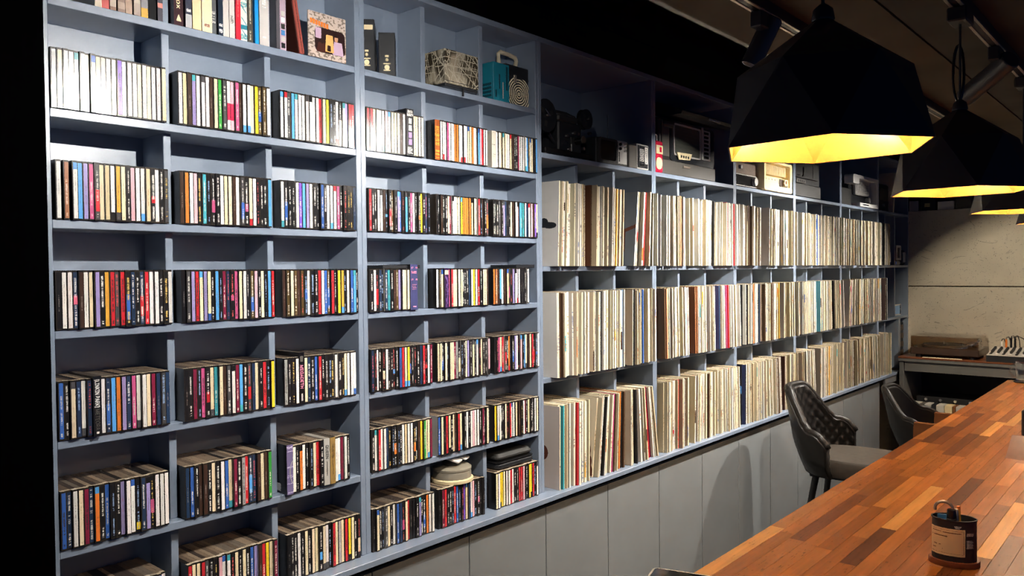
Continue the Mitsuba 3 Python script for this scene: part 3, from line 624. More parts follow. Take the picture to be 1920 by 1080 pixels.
# pen tin on the counter
pc = np.array([1.640, -1.440, CT])
cup = thing('pen_tin', 'oval black tin with a tan paper label holding pens on the counter', 'pen holder')
EA, EB, EROT = 0.046, 0.031, -75.0
SC = 0.82
def oval(prof, n=48): return move(turn(lathe(np.array(prof) * SC, n, sx=1.0, sy=EB / EA), EROT), pc)
part('wooden_base', oval([(0, 0.0002), (0.0515, 0.0002), (0.0525, 0.003), (0.0525, 0.011), (0.051, 0.013), (0, 0.013)]), 'cocoa_wood', cup, smooth=40)
part('body', oval([(0, 0.0132), (EA - 0.0005, 0.0132), (EA - 0.0005, 0.016), (EA - 0.001, 0.104), (EA + 0.0008, 0.105), (EA + 0.0008, 0.1075), (EA - 0.002, 0.1075), (EA - 0.0025, 0.018), (0, 0.018)]), 'black_satin', cup, smooth=40)
def on_oval(a0, a1, z0, z1, off, n=20, th=0.0004):
    """a curved patch on the side of the tin between two angles (degrees, in the tin's own frame)"""
    a = np.radians(np.linspace(a0, a1, n)); v = []
    for o in (off, off + th):
        for z in (z0, z1): v += [np.c_[(EA + o) * np.cos(a), (EB + o) * np.sin(a), np.full(n, z)]]
    v = np.vstack(v); f = []
    for i in range(n - 1):
        A, B, C, D = i, n + i, 2 * n + i, 3 * n + i
        f += [[C, C + 1, D + 1], [C, D + 1, D], [A, B + 1, A + 1], [A, B, B + 1], [A, A + 1, C + 1], [A, C + 1, C], [B, D + 1, B + 1], [B, D, D + 1]]
    for e in (0, n - 1):
        q = [e, n + e, 3 * n + e, 2 * n + e]; f += [[q[0], q[2], q[1]], [q[0], q[3], q[2]]] if e == 0 else [[q[0], q[1], q[2]], [q[0], q[2], q[3]]]
    return move(turn(trimesh.Trimesh(v * SC, np.array(f), process=False), EROT), pc)
A0, A1 = -167, -64
remap = lambda a: -167 + (a + 178) / 116 * 103
lab = part('paper_label', on_oval(A0, A1, 0.026, 0.088, 0.0002), 'label_paper', cup)
mat('label_paper', (0.62, 0.46, 0.26), 0.7, spec=0.2); mat('ink_brown', (0.16, 0.07, 0.03), 0.7); mat('print_white', (0.62, 0.60, 0.55), 0.6)
for (a, b, z0, z1) in ((-176, -66, 0.0835, 0.0840), (-176, -66, 0.031, 0.0315), (-67.0, -66.0, 0.031, 0.084), (-170, -132, 0.0785, 0.0800), (-126, -74, 0.0775, 0.0795), (-172, -165, 0.0690, 0.0705), (-160, -112, 0.0685, 0.0708),
                       (-160, -146, 0.0480, 0.0497), (-140, -133, 0.0476, 0.0497), (-168, -152, 0.0395, 0.0410), (-128, -126, 0.0395, 0.0405)):
    part('label_print', on_oval(remap(a), remap(b), z0, z1, 0.0007, 10, 0.0002), 'ink_brown', lab) if lab.count('__') < 2 else None
for k in range(3): part('side_print', on_oval(-90 - k, -78 + 2 * k, 0.0895 + 0.0022 * k, 0.0905 + 0.0022 * k, 0.0003, 6), 'print_white', cup)
for k in range(4): part('side_print', on_oval(-60, -38, 0.0740 + 0.0018 * k, 0.0748 + 0.0018 * k, 0.0003, 8), 'print_white', cup)
for k in range(9): part('side_print', on_oval(-60, -38 - (k % 3) * 2, 0.046 + 0.0021 * k, 0.0470 + 0.0021 * k, 0.0003, 8), 'print_white', cup)
rot = lambda dx, dy, z: (pc + trimesh.transformations.rotation_matrix(math.radians(EROT), (0, 0, 1))[:3, :3] @ (SC * np.array([dx, dy, z])))
sc_ = thing('bottle_opener', 'rounded steel loop handle sticking up in the pen tin', 'bottle opener')
a = np.linspace(-0.3, PI + 0.3, 16)
part('loop', tube([rot(-0.021 + 0.018 * math.cos(q), -0.004, 0.126 + 0.016 * math.sin(q)) for q in a], 0.0028), 'warm_metal', sc_, smooth=True)
part('shank', turn(rbx(*(rot(-0.022, -0.004, 0)[0] + np.array([-0.010, 0.010])), *(rot(-0.022, -0.004, 0)[1] + np.array([-0.0012, 0.0012])), CT + 0.016, CT + 0.0925, 0.0008), EROT, at=rot(-0.022, -0.004, 0)), 'blue_print', sc_)
mat('blue_print', (0.05, 0.20, 0.45), 0.4)
pe = thing('black_pen', 'thick black capped pen leaning in the pen tin', 'pen')
p0, p1 = rot(-0.004, -0.006, 0.019), rot(-0.006, -0.010, 0.127)
part('barrel', cyl(p0, p0 + (p1 - p0) * 0.78, 0.0055), 'black_satin', pe, smooth=40); part('cap', cyl(p0 + (p1 - p0) * 0.78, p1, 0.0085, 20, 0.0075), 'black_gloss', pe, smooth=40)
part('cap_ring', cyl(p0 + (p1 - p0) * 0.80, p0 + (p1 - p0) * 0.82, 0.0088), 'grey_plastic', pe, smooth=40)
pw = thing('white_marker', 'white marker leaning behind the black pen in the pen tin', 'marker')
p0, p1 = rot(0.008, 0.004, 0.019), rot(0.002, 0.006, 0.125)
part('barrel', cyl(p0, p0 + (p1 - p0) * 0.85, 0.0048), 'white_plastic', pw, smooth=40); part('cap', cyl(p0 + (p1 - p0) * 0.85, p1, 0.0052), 'light_grey_plastic', pw, smooth=40)
po = thing('yellow_pencil', 'yellow-orange pencil standing at the back of the pen tin', 'pencil')
p0, p1 = rot(0.014, 0.008, 0.019), rot(0.009, 0.010, 0.131)
part('barrel', cyl(p0, p0 + (p1 - p0) * 0.93, 0.0036, 6), 'pencil_yellow', po); part('eraser', cyl(p0 + (p1 - p0) * 0.93, p1, 0.0034, 12, 0.003), 'orange_plastic', po, smooth=40)
mat('pencil_yellow', (0.80, 0.42, 0.06), 0.4)

# tablet, menu holder and glass mug
tb = thing('tablet', 'dark tablet with a white edge at the bottom of the picture beside the counter', 'tablet')
corner = np.array([1.016, -1.166, 1.15]); u1 = np.array([-0.037, -0.011, 0.0]); u1 /= np.linalg.norm(u1); u2 = np.array([0.0, -1.0, 0.0])
def slab(c, a, b, la, lb, th, r=0.008):
    q = np.cross(a, b); q /= np.linalg.norm(q); b = np.cross(q, a); q = q if q[2] > 0 else -q
    m = trimesh.creation.extrude_polygon(rrect(0, la, 0, lb, r), th, engine='earcut')
    v = m.vertices.copy(); m.vertices = c + v[:, :1] * a + v[:, 1:2] * b + v[:, 2:] * q
    if m.volume < 0: m.invert()
    return m
part('frame', slab(corner - [0, 0, 0.0075], u1, u2, 0.24, 0.17, 0.007), 'white_plastic', tb)
part('screen', slab(corner + 0.0035 * u1 + 0.0035 * u2 - [0, 0, 0.0002], u1, u2, 0.233, 0.163, 0.0006, 0.006), 'screen_glass', tb)
part('stand', cat(rbx(0.86, 0.96, -1.30, -1.20, CT + 0.0003, CT + 0.008, 0.003), cyl((0.91, -1.25, CT + 0.007), (0.91, -1.25, 1.1424), 0.012)), 'black_satin', tb)

mh = thing('menu_holder', 'folded brown wooden tent stand holding a dark card on the counter', 'menu holder')
part('tent', prism([(2.640, CT + 0.0003), (2.646, CT + 0.0003), (2.750, CT + 0.044), (2.854, CT + 0.0003), (2.860, CT + 0.0003), (2.754, CT + 0.050), (2.746, CT + 0.050)], 0.10, 'y', -1.465), 'cocoa_wood', mh)
part('foot', rbx(2.66, 2.84, -1.46, -1.37, CT + 0.0003, CT + 0.004, 0.001), 'cocoa_wood', mh)
part('card', rbx(2.66, 2.84, -1.4685, -1.4655, CT + 0.0003, CT + 0.062, 0.001), 'black_satin', mh)
solo('black_box', rbx(3.02, 3.12, -1.47, -1.350, CT + 0.0003, CT + 0.085, 0.003), 'black_satin', 'small black box on the counter at the right edge, behind the wooden tent', 'box')

mg = thing('glass_mug', 'clear glass mug with a thick handle at the far end of the counter', 'mug')
mc_ = np.array([4.425, -1.165, CT])
cs_ = solo('coaster', move(lathe([(0, 0.0003), (0.047, 0.0003), (0.048, 0.002), (0.047, 0.004), (0, 0.004)]), mc_), 'black_matte', 'round black coaster under the glass mug', 'coaster', smooth=40)
scene['clear_glass'] = {'type': 'dielectric', 'int_ior': 1.5}
part('bowl', move(lathe([(0, 0.0045), (0.036, 0.0045), (0.039, 0.008), (0.041, 0.10), (0.0405, 0.102), (0.0385, 0.10), (0.0362, 0.014), (0, 0.014)]), mc_), 'clear_glass', mg, smooth=40)
an = np.linspace(-1.35, 1.35, 14)
part('handle', tube([mc_ + np.array([-0.6, 0.8, 0]) * (0.0395 + 0.030 * math.cos(q)) * 1.0 + [0, 0, 0.056 + 0.034 * math.sin(q)] for q in an], 0.0045), 'clear_glass', mg, smooth=True)

# ------------------------------------------------------------------ faceted pendants
PH = 0.42525
def ringv(r, z, a0): 
    a = a0 + np.arange(6) * PI / 3; return np.stack([r * np.cos(a), r * np.sin(a), np.full(6, z)], 1)
def faceted(r0, r1, r2, z0, z1, z2):
    V = np.vstack([ringv(r0, z0, PH), ringv(r1, z1, PH + PI / 6), ringv(r2, z2, PH + PI / 3 * 0.5)])
    F = []
    for i in range(6):
        j = (i + 1) % 6
        F += [[i, j, 6 + i], [j, 6 + j, 6 + i], [6 + i, 6 + j, 12 + i], [6 + j, 12 + j, 12 + i]]
    return V, F
for k, x in enumerate(LAMPS_X):
    lab = ['largest faceted black pendant lamp with a glowing gold lining, nearest the camera', 'faceted black pendant lamp second in the row, beneath the looped cord',
           'third faceted black pendant lamp, partly behind the second', 'fourth faceted black pendant lamp at the right edge of the photo', 'farthest faceted black pendant lamp near the concrete wall'][k]
    t = thing('pendant_lamp', lab, 'lamp', 'faceted pendant lamps over the counter')
    at = np.array([x, LAMP_Y, LAMP_Z])
    Vo, F = faceted(0.178, 0.140, 0.018, 0.0, 0.135, 0.218)
    Vi, _ = faceted(0.1755, 0.1385, 0.017, 0.0, 0.1335, 0.2155)
    Vo2 = Vo.copy()
    rim = [[i, 18 + (i + 1) % 6, (i + 1) % 6] for i in range(6)] + [[i, 18 + i, 18 + (i + 1) % 6] for i in range(6)]
    top = [[12, 12 + i, 13 + i] for i in range(1, 5)]
    part('shade', trimesh.Trimesh(np.vstack([Vo, Vi * [1, 1, 1] + [0, 0, 0]]) + at, np.array(F + top + [[a, b, c] for a, b, c in rim]), process=False), 'shade_black', t)
    Vl, _ = faceted(0.1752, 0.1378, 0.0165, 0.0004, 0.1322, 0.2135)
    part('lining', trimesh.Trimesh(Vl + at, np.array([f[::-1] for f in F] + [f[::-1] for f in top]), process=False), 'gold', t)
    part('cap', move(lathe([(0, 0.2182), (0.018, 0.2182), (0.019, 0.222), (0.016, 0.238), (0.007, 0.246), (0, 0.246)]), at), 'black_satin', t, smooth=40)
    part('cord', cyl(at + [0, 0, 0.2455], (x, LAMP_Y, 2.2475), 0.003, 8), 'black_satin', t, smooth=True)
    part('socket', cyl(at + [0, 0, 0.1015], at + [0, 0, 0.2125], 0.017), 'black_satin', t, smooth=40)
    scene['bulb_glow'] = {'type': 'principled', 'base_color': rgb((0.8, 0.8, 0.8))}
    key = numbered(f'{t}__bulb')
    scene[key] = mikit.ply(move(trimesh.creation.icosphere(2, 0.029), at + [0, 0, 0.072]), 'bulb_glow', smooth=True, emitter={'type': 'area', 'radiance': rgb([c * BULB_POWER * DIM for c in BULB_RGB])})
    labels[key] = {'label': 'glowing warm bulb'}
    if k == 1:
        c = np.array([x, LAMP_Y, 2.13])
        an = np.linspace(0, 2.9 * 2 * PI, 70)
        part('cord_loop', tube([c + [0.012 + 0.004 * math.cos(q * 0.35), 0.013 * math.cos(q) + 0.006, 0.075 * math.sin(q) - 0.01] for q in an], 0.0028, 6), 'black_gloss', t, smooth=True)

# ------------------------------------------------------------------ track lights
def track(y, z, x0, x1, label):
    t = thing('light_track', label, 'light track')
    part('body', rbx(x0, x1, y - 0.0175, y + 0.0175, z, 2.3148 if y > -1.12 else 2.3178, 0.001), 'black_satin', t)
    for s in (-1, 1): part('rail_edge', rbx(x0, x1, y + s * 0.0125 - 0.004, y + s * 0.0125 + 0.004, z - 0.0025, z - 0.0002, 0.0005), 'warm_metal', t)
    return t
TZ1, TZ2 = 2.285, 2.288
track(-0.90, TZ1, -0.6, 6.4, 'black light track with pale rail edges nearer the shelves')
track(LAMP_Y, TZ2, -0.6, 6.4, 'black light track with pale rail edges above the bar counter')
def spot(x, y, z, mouth, label, L_=0.135, r=0.027, group='track spotlights', lit=True):
    t = thing('track_spotlight', label, 'spotlight', group)
    mouth = np.array(mouth, float)
    part('adapter', rbx(x - 0.045, x + 0.045, y - 0.016, y + 0.016, z - 0.045, z - 0.0028, 0.003), 'black_satin', t)
    return t, mouth
def spotlight(x, y, z, mouth, axis, label, L_=0.135, r=0.027):
    t, mouth = spot(x, y, z, mouth, label)
    ax = np.array(axis, float); ax /= np.linalg.norm(ax)
    back = mouth - ax * L_
    m = lathe([(0, -L_), (r * 0.9, -L_), (r, -L_ + 0.004), (r, -0.002), (r - 0.001, 0), (r - 0.003, 0), (r - 0.003, -0.012), (0, -0.012)], 32)
    m.apply_transform(trimesh.geometry.align_vectors([0, 0, 1], ax)); m.apply_translation(mouth)
    part('housing', m, 'spot_metal', t, smooth=40)
    ring = lathe([(r - 0.0045, -0.0118), (r - 0.0032, -0.0118), (r - 0.0032, -0.0005), (r - 0.0045, -0.0005)], 32); ring.apply_transform(trimesh.geometry.align_vectors([0, 0, 1], ax)); ring.apply_translation(mouth)
    part('inner_ring', ring, 'light_grey_plastic', t, smooth=40)
    top = np.array([x, y, z - 0.0455]); mid = mouth - ax * L_ * 0.80
    part('yoke', cat(cyl(top, (top[0], top[1], mid[2] + 0.012), 0.009, 12), cyl((top[0], top[1], mid[2] + 0.014), mid, 0.009, 12)), 'black_satin', t, smooth=40)
    part('yoke_screw', cyl(mid + [r * 0.9, 0, 0], mid + [r + 0.006, 0, 0], 0.004, 10), 'chrome', t, smooth=40)
    return t
mat('spot_metal', (0.022, 0.025, 0.032), 0.32, spec=0.6)
swords = ['track spotlight over the leftmost CD rack', 'black track spotlight aimed at the shelves, left of the largest pendant', 'track spotlight behind the largest pendant, over the record racks',
          'track spotlight further along the shelf-side track', 'last track spotlight of the shelf-side track, near the end wall']
for k, (pos, aim, power, cut, beam) in enumerate(RACK_SPOTS):
    pos, aim = np.array(pos), np.array(aim)
    spotlight(pos[0] + (0.0 if k != 1 else -0.01), -0.90, TZ1, pos, (aim - pos) * [1, 1, 1] if k != 1 else (-0.02, 0.05, -0.11), swords[k])
    d = aim - pos
    scene[f'rack_light_{k}'] = {'type': 'spot', 'intensity': rgb([c * power * DIM for c in SPOT_RGB]), 'cutoff_angle': cut, 'beam_width': beam,
                                'to_world': T().look_at(origin=(pos + (0.004 * d / np.linalg.norm(d) if k != 1 else [0, 0, -0.004])).tolist(), target=aim.tolist(), up=[1, 0, 0])}
t = spotlight(2.869, LAMP_Y, TZ2, (2.965, -1.195, 2.165), (0.12, 0.16, -0.085), 'fat black track spotlight on the counter-side track, beside the looped cord', 0.20, 0.031)
ad = solo('cord_adapter', rbx(2.325, 2.415, LAMP_Y - 0.024, LAMP_Y + 0.024, 2.2478, TZ2 - 0.0028, 0.004), 'black_satin', 'black box on the counter-side track from which the second pendant hangs', 'track adapter', 'pendant cord adapters')
for k, x in enumerate(LAMPS_X):
    if k == 1: continue
    solo('cord_adapter', rbx(x - 0.045, x + 0.045, LAMP_Y - 0.024, LAMP_Y + 0.024, 2.2478, TZ2 - 0.0028, 0.004), 'black_satin',
         'black track adapter holding the cord of the ' + ['largest pendant', '', 'third pendant', 'fourth pendant', 'farthest pendant'][k], 'track adapter', 'pendant cord adapters')
wp = np.array([5.05, -1.20, 2.16]); wa = np.array([6.965, -0.95, 0.95])
t = spotlight(5.00, LAMP_Y, TZ2, wp, wa - wp, 'track spotlight aimed at the concrete end wall', 0.16, 0.031)
scene['wall_light'] = {'type': 'spot', 'intensity': rgb([8.0 * DIM * c for c in (1.0, 0.84, 0.62)]), 'cutoff_angle': 30, 'beam_width': 24, 'to_world': T().look_at(origin=(wp + (wa - wp) * 0.004).tolist(), target=wa.tolist(), up=[0, 1, 0])}

# ------------------------------------------------------------------ top row of the CD racks
ZT = S[0] + 0.0004
mat('picture_print', mikit.proc(lambda p, n, uv: dr.select(uv.x < 0, mi.Color3f(0.6, 0.55, 0.5), dr.lerp(mi.Color3f(0.50, 0.42, 0.37), mi.Color3f(0.20, 0.16, 0.13), smoothstep(0.55, 0.75, noise(p.x * 210, p.z * 260, 2.0))))), 0.4)
mat('scratch_print', mikit.proc(lambda p, n, uv: scratches(p)), 0.35)
def scratches(p):
    v = mi.Float(0.0)
    for k in range(9):
        a = 0.35 + 0.42 * k + 0.2 * (k % 3); q = (p.x * 1.0 + p.y * 1.3) * math.cos(a) + p.z * math.sin(a)
        q = q + 0.004 * noise(p.x * 40 + k * 9, p.z * 40, p.y * 40)
        s = q * (26 + 7 * (k % 4)); f = dr.abs(s - dr.floor(s) - 0.5)
        v = dr.maximum(v, (f < 0.055) & (noise(p.x * 22 + 5 * k, p.z * 22, p.y * 22 + k) > 0.36) & (cell_rand(s, k, 4) > 0.3))
    base = mix((0.04, 0.032, 0.02), (0.34, 0.30, 0.22), smoothstep(0.35, 0.7, noise(p.x * 30, p.z * 38, p.y * 30)))
    return dr.select(v > 0.5, mi.Color3f(0.46, 0.42, 0.33), base)
bk = [(0.678, 0.693, 'c', 'cream', 'book'), (0.693, 0.709, 'm', 'salmon-red', 'book'), (0.710, 0.724, 'e', 'brown picture', 'book'), (0.725, 0.741, 'x', 'dark tan picture', 'book'), (0.742, 0.757, 's', 'tan', 'book'), (0.758, 0.773, 's', 'grey-tan', 'book'),
      (0.774, 0.790, 'a', 'gold and grey', 'book'), (0.791, 0.810, 'k', 'black', 'book'), (0.811, 0.8235, 'G', 'charcoal and pink', 'book'), (0.8495, 0.8515, 'k', '', ''), (0.852, 0.875, 'h', 'dark maroon', 'box set'), (0.876, 0.892, 'd', 'navy and grey', 'DVD box'),
      (0.893, 0.915, 'c', 'plain cream', 'box set'), (0.916, 0.942, 'c', 'wide cream', 'box set'), (0.943, 0.957, 'G', 'dark grey', 'DVD case'), (0.958, 0.971, 'd', 'black-navy', 'DVD case'), (0.972, 0.990, 'l', 'pale grey', 'DVD box'),
      (0.991, 1.0055, 'l', 'pale grey lettered', 'DVD box'), (1.006, 1.020, 'r', 'bright red', 'DVD case'), (1.021, 1.039, 't', 'white and teal painted', 'box set'), (1.040, 1.055, 'G', 'grey-black', 'DVD case'), (1.056, 1.067, 'u', 'sky-blue', 'DVD case'),
      (1.068, 1.0955, 'l', 'wide silver-grey', 'box set'), (1.1155, 1.1265, 'g', 'slate-grey', 'DVD case'), (1.127, 1.148, 'v', 'lavender picture', 'box set')]
bcol = {'slate-grey': (0.09, 0.085, 0.10), 'cream': (0.70, 0.62, 0.5), 'salmon-red': (0.55, 0.14, 0.13), 'brown picture': (0.28, 0.17, 0.13), 'dark tan picture': (0.30, 0.22, 0.19), 'tan': (0.46, 0.34, 0.27), 'grey-tan': (0.42, 0.36, 0.32), 'gold and grey': (0.30, 0.30, 0.33),
        'charcoal and pink': (0.08, 0.08, 0.10), 'dark maroon': (0.05, 0.025, 0.03), 'navy and grey': (0.045, 0.05, 0.075), 'plain cream': (0.72, 0.58, 0.36), 'wide cream': (0.76, 0.64, 0.44), 'dark grey': (0.10, 0.11, 0.12), 'black-navy': (0.02, 0.03, 0.05),
        'pale grey': (0.56, 0.53, 0.51), 'pale grey lettered': (0.58, 0.55, 0.53), 'bright red': (0.62, 0.03, 0.05), 'white and teal painted': (0.62, 0.68, 0.62), 'grey-black': (0.07, 0.07, 0.06), 'sky-blue': (0.02, 0.28, 0.72), 'wide silver-grey': (0.50, 0.48, 0.47),
        'lavender picture': (0.42, 0.32, 0.40), 'black': (0.012, 0.013, 0.015)}
extra = {'gold and grey': dict(blk=(0.62, 0.40, 0.10), b=(0.0, 0.11)), 'charcoal and pink': dict(blk=(0.6, 0.25, 0.22), b=(0.16, 0.22)), 'navy and grey': dict(blk=(0.42, 0.42, 0.44), b=(0.0, 0.16), fg=(0.7, 0.7, 0.7), t=(0.40, 0.7), hw=0.35, dens=0.1, t2=(0.19, 0.23)),
         'wide cream': dict(fg=(0.3, 0.12, 0.08), t=(0.42, 0.8), hw=0.25, dens=0.15, t2=(0.06, 0.10)), 'pale grey lettered': dict(fg=(0.15, 0.15, 0.15), t=(0.20, 0.30), hw=0.3, dens=0.1), 'wide silver-grey': dict(fg=(0.8, 0.8, 0.8), t=(0.5, 0.95), hw=0.2, dens=0.05, t2=(0.1, 0.12)),
         'brown picture': dict(blk=(0.5, 0.42, 0.36), b=(0.05, 0.16), fg=(0.5, 0.3, 0.2), t=(0.2, 0.9), hw=0.5, dens=0.5), 'dark tan picture': dict(blk=(0.45, 0.36, 0.3), b=(0.04, 0.12)), 'grey-tan': dict(blk=(0.5, 0.45, 0.4), b=(0.14, 0.2)),
         'grey-black': dict(fg=(0.6, 0.55, 0.4), t=(0.25, 0.6), hw=0.12, dens=0.1, t2=(0.04, 0.16)), 'dark grey': dict(fg=(0.55, 0.55, 0.52), t=(0.12, 0.3), hw=0.3, dens=0.2, t2=(0.05, 0.08)), 'black-navy': dict(fg=(0.8, 0.8, 0.78), t=(0.11, 0.15), hw=0.35, dens=0.05, t2=(0.03, 0.08)),
         'bright red': dict(fg=(0.72, 0.25, 0.22), t=(0.3, 0.8), hw=0.12, dens=0.2), 'white and teal painted': dict(blk=(0.03, 0.20, 0.27), b=(0.16, 0.22), fg=(0.03, 0.25, 0.32), t=(0.45, 0.52), hw=0.5, dens=0.0, t2=(0.03, 0.1)), 'dark maroon': dict(fg=(0.0, 0.0, 0.0), t=(2, 2))}
r3 = random.Random(5)
for (a, b, ch, nm, c) in bk:
    if not nm: continue
    h = r3.uniform(0.186, 0.196); y0 = 0.006 + r3.uniform(-0.006, 0.004)
    rgbv = bcol[nm]; f = pid(rgbv, **extra.get(nm, {})); s = solid(tuple(x * 0.7 for x in rgbv))
    m = MB(); m.box(a + 0.0004, b - 0.0004, y0, 0.1385, ZT, ZT + h, f, s, solid((0.5, 0.46, 0.4)))
    if nm in ('dark maroon', 'lavender picture', 'white and teal painted'):
        t = thing(c.replace(' ', '_').lower(), f'{nm} {c} spine standing in the top row of the leftmost rack', c)
        part('box', m.mesh(), 'print_gloss', t, **m.kw())
        if nm == 'dark maroon':
            part('lettering', words('Box', 0.010, 0.0004, True, (a + 0.007, y0 - 0.0001, ZT + 0.075), (0, 0, -1), (1, 0, 0), 0.034), 'cream_plastic', t)
            part('emblem', prism([((a + b) / 2 - 0.0065, ZT + 0.012), ((a + b) / 2 + 0.0065, ZT + 0.012), ((a + b) / 2, ZT + 0.029)], 0.0004, 'y', y0 - 0.0005), 'cream_plastic', t)
        elif nm == 'lavender picture':
            for k in range(6): part('photo', bx(a + 0.006, b - 0.004, y0 - 0.0005, y0 - 0.0001, ZT + 0.006 + 0.0165 * k, ZT + 0.019 + 0.0165 * k), ['black_satin', 'light_grey_plastic', 'blue_print', 'dark_grey_plastic', 'white_plastic', 'light_grey_plastic'][k], t)
        else:
            for k in range(5): part('stripe', tube([(a + 0.002, y0 - 0.0002, ZT + 0.03 + 0.03 * k), ((a + b) / 2, y0 - 0.0002, ZT + 0.022 + 0.029 * k), (b - 0.002, y0 - 0.0002, ZT + 0.012 + 0.03 * k)], 0.0011, 5), 'teal_print', t)
    else:
        solo(c.replace(' ', '_').lower() if c != 'box set' else 'box_set', m.mesh(), 'print_gloss', f'{nm} {c} spine standing in the top row of the leftmost rack', c, **m.kw())
mat('teal_print', (0.03, 0.22, 0.30), 0.4)
# leaning wooden frame and the small mosaic-bordered picture
fr = thing('leaning_frame', 'dark red wooden frame leaning beside the picture in the top row of the leftmost rack', 'frame')
tl = lambda m: move(turn(m, -9, (0, 1, 0), (1.203, 0, ZT)), (0, 0, 0.0022))
part('edge', tl(rbx(1.188, 1.2025, 0.003, 0.132, ZT + 0.0012, ZT + 0.205, 0.002)), 'red_wood', fr)
part('panel', tl(rbx(1.1855, 1.1878, 0.006, 0.13, ZT + 0.004, ZT + 0.20, 0.0008)), 'dark_red_wood', fr)
part('groove', tl(rbx(1.194, 1.1955, 0.0022, 0.0029, ZT + 0.004, ZT + 0.20, 0.0002)), 'dark_red_wood', fr)
mat('red_wood', (0.30, 0.07, 0.055), 0.3, clearcoat=0.5); mat('dark_red_wood', (0.05, 0.015, 0.012), 0.3, clearcoat=0.5)
pk = thing('picture', 'small picture of three people with a stone mosaic border, leaning in the top row', 'picture')
PX0, PX1, PZ = 1.208, 1.330, ZT
part('card', rbx(PX0, PX1, -0.0045, 0.0, PZ, PZ + 0.121, 0.0006), 'picture_print', pk)
def flat(poly, b, nm, y=-0.0051): part(nm, prism(poly, 0.0004, 'y', y), b, pk)
el = lambda cx, cz, rx, rz: affinity.scale(Point(0, 0).buffer(1, quad_segs=8), rx, rz).buffer(0) if False else affinity.translate(affinity.scale(Point(0, 0).buffer(1, quad_segs=8), rx, rz), cx, cz)
flat(rrect(PX0 + 0.020, PX0 + 0.118, PZ + 0.016, PZ + 0.082, 0.014), 'dark_print', 'oval_field')
trap = lambda cx, z0, z1, w0, w1: Polygon([(PX0 + cx - w0, PZ + z0), (PX0 + cx + w0, PZ + z0), (PX0 + cx + w1, PZ + z1), (PX0 + cx - w1, PZ + z1)]).buffer(0.003).buffer(-0.001)
flat(sbox(PX0 + 0.022, PZ + 0.052, PX0 + 0.040, PZ + 0.080), 'lilac_print', 'sky', -0.0056)
flat(trap(0.040, 0.018, 0.040, 0.013, 0.008), 'dark_red_wood', 'figure', -0.0060); flat(el(PX0 + 0.043, PZ + 0.047, 0.006, 0.008), 'dark_print', 'head', -0.0063)
flat(trap(0.066, 0.022, 0.064, 0.012, 0.009), 'blond_print', 'figure', -0.0066); flat(trap(0.064, 0.024, 0.036, 0.004, 0.003), 'dark_print', 'shadow', -0.0070)
flat(trap(0.094, 0.018, 0.050, 0.016, 0.011), 'lilac_print', 'figure', -0.0063); flat(el(PX0 + 0.088, PZ + 0.060, 0.006, 0.009), 'skin_print', 'head', -0.0066); flat(trap(0.092, 0.066, 0.074, 0.008, 0.006), 'dark_print', 'hair', -0.0070)
mat('skin_print', (0.55, 0.30, 0.18), 0.4)
for k in range(7): flat(sbox(PX0 + 0.006 + 0.0085 * k, PZ + 0.088 - 0.001 * k, PX0 + 0.0125 + 0.0085 * k, PZ + 0.101 - 0.001 * k), 'orange_plastic', 'letter_block')
mat('dark_print', (0.02, 0.008, 0.008), 0.4); mat('lilac_print', (0.50, 0.36, 0.48), 0.4); mat('blond_print', (0.78, 0.40, 0.14), 0.4)

def turned_box(nm, lab, c, cx, cy, w, d, h, deg, mats, deco=None):
    t = thing(nm, lab, c)
    m = turn(rbx(-w / 2, w / 2, 0, d, ZT, ZT + h, 0.0012), -deg, (0, 0, 1)); m = move(m, (cx, cy, 0)); part('box', m, mats, t)
    if deco:
        for nme, mm, bb in deco: part(nme, move(turn(mm, -deg, (0, 0, 1)), (cx, cy, 0)), bb, t)
    return t
def emblem(w, h, z):
    return [('emblem', move(trimesh.creation.icosphere(2, 0.0048), (0, -0.0005, z + h * 0.36)), 'cream_plastic'), ('emblem', rbx(-w * 0.24, w * 0.24, -0.0015, -0.0002, z + h * 0.26, z + h * 0.285, 0.0004), 'cream_plastic'),
            ('emblem', move(turn(lathe([(0, -0.001), (0.0075, -0.001), (0.0075, 0.0005), (0, 0.0005)], 20), 90, (1, 0, 0)), (0, -0.0008, z + h * 0.19)), 'cream_plastic'), ('emblem', rbx(-w * 0.22, w * 0.22, -0.0015, -0.0002, z + h * 0.11, z + h * 0.135, 0.0004), 'cream_plastic'),
            ('emblem', rbx(-w * 0.12, w * 0.12, -0.0015, -0.0002, z + h * 0.42, z + h * 0.465, 0.0004), 'cream_plastic'), ('side_label', rbx(w / 2 + 0.0001, w / 2 + 0.0006, 0.07, 0.115, z + h * 0.25, z + h * 0.5, 0.0002), 'grey_plastic')]
e = emblem(0.045, 0.130, ZT)
turned_box('box_set', 'black box set with a gold title band, left one of two turned black boxes', 'box set', 1.416, 0.014, 0.045, 0.10, 0.148, 42, 'black_satin',
           e + [('title_band', rbx(-0.018, 0.018, -0.0008, -0.0001, ZT + 0.118, ZT + 0.132, 0.0003), 'tan_plastic')])
turned_box('box_set', 'plain-topped black box set with gold emblems, right one of two turned black boxes', 'box set', 1.492, 0.016, 0.048, 0.085, 0.127, 42, 'black_satin', e)

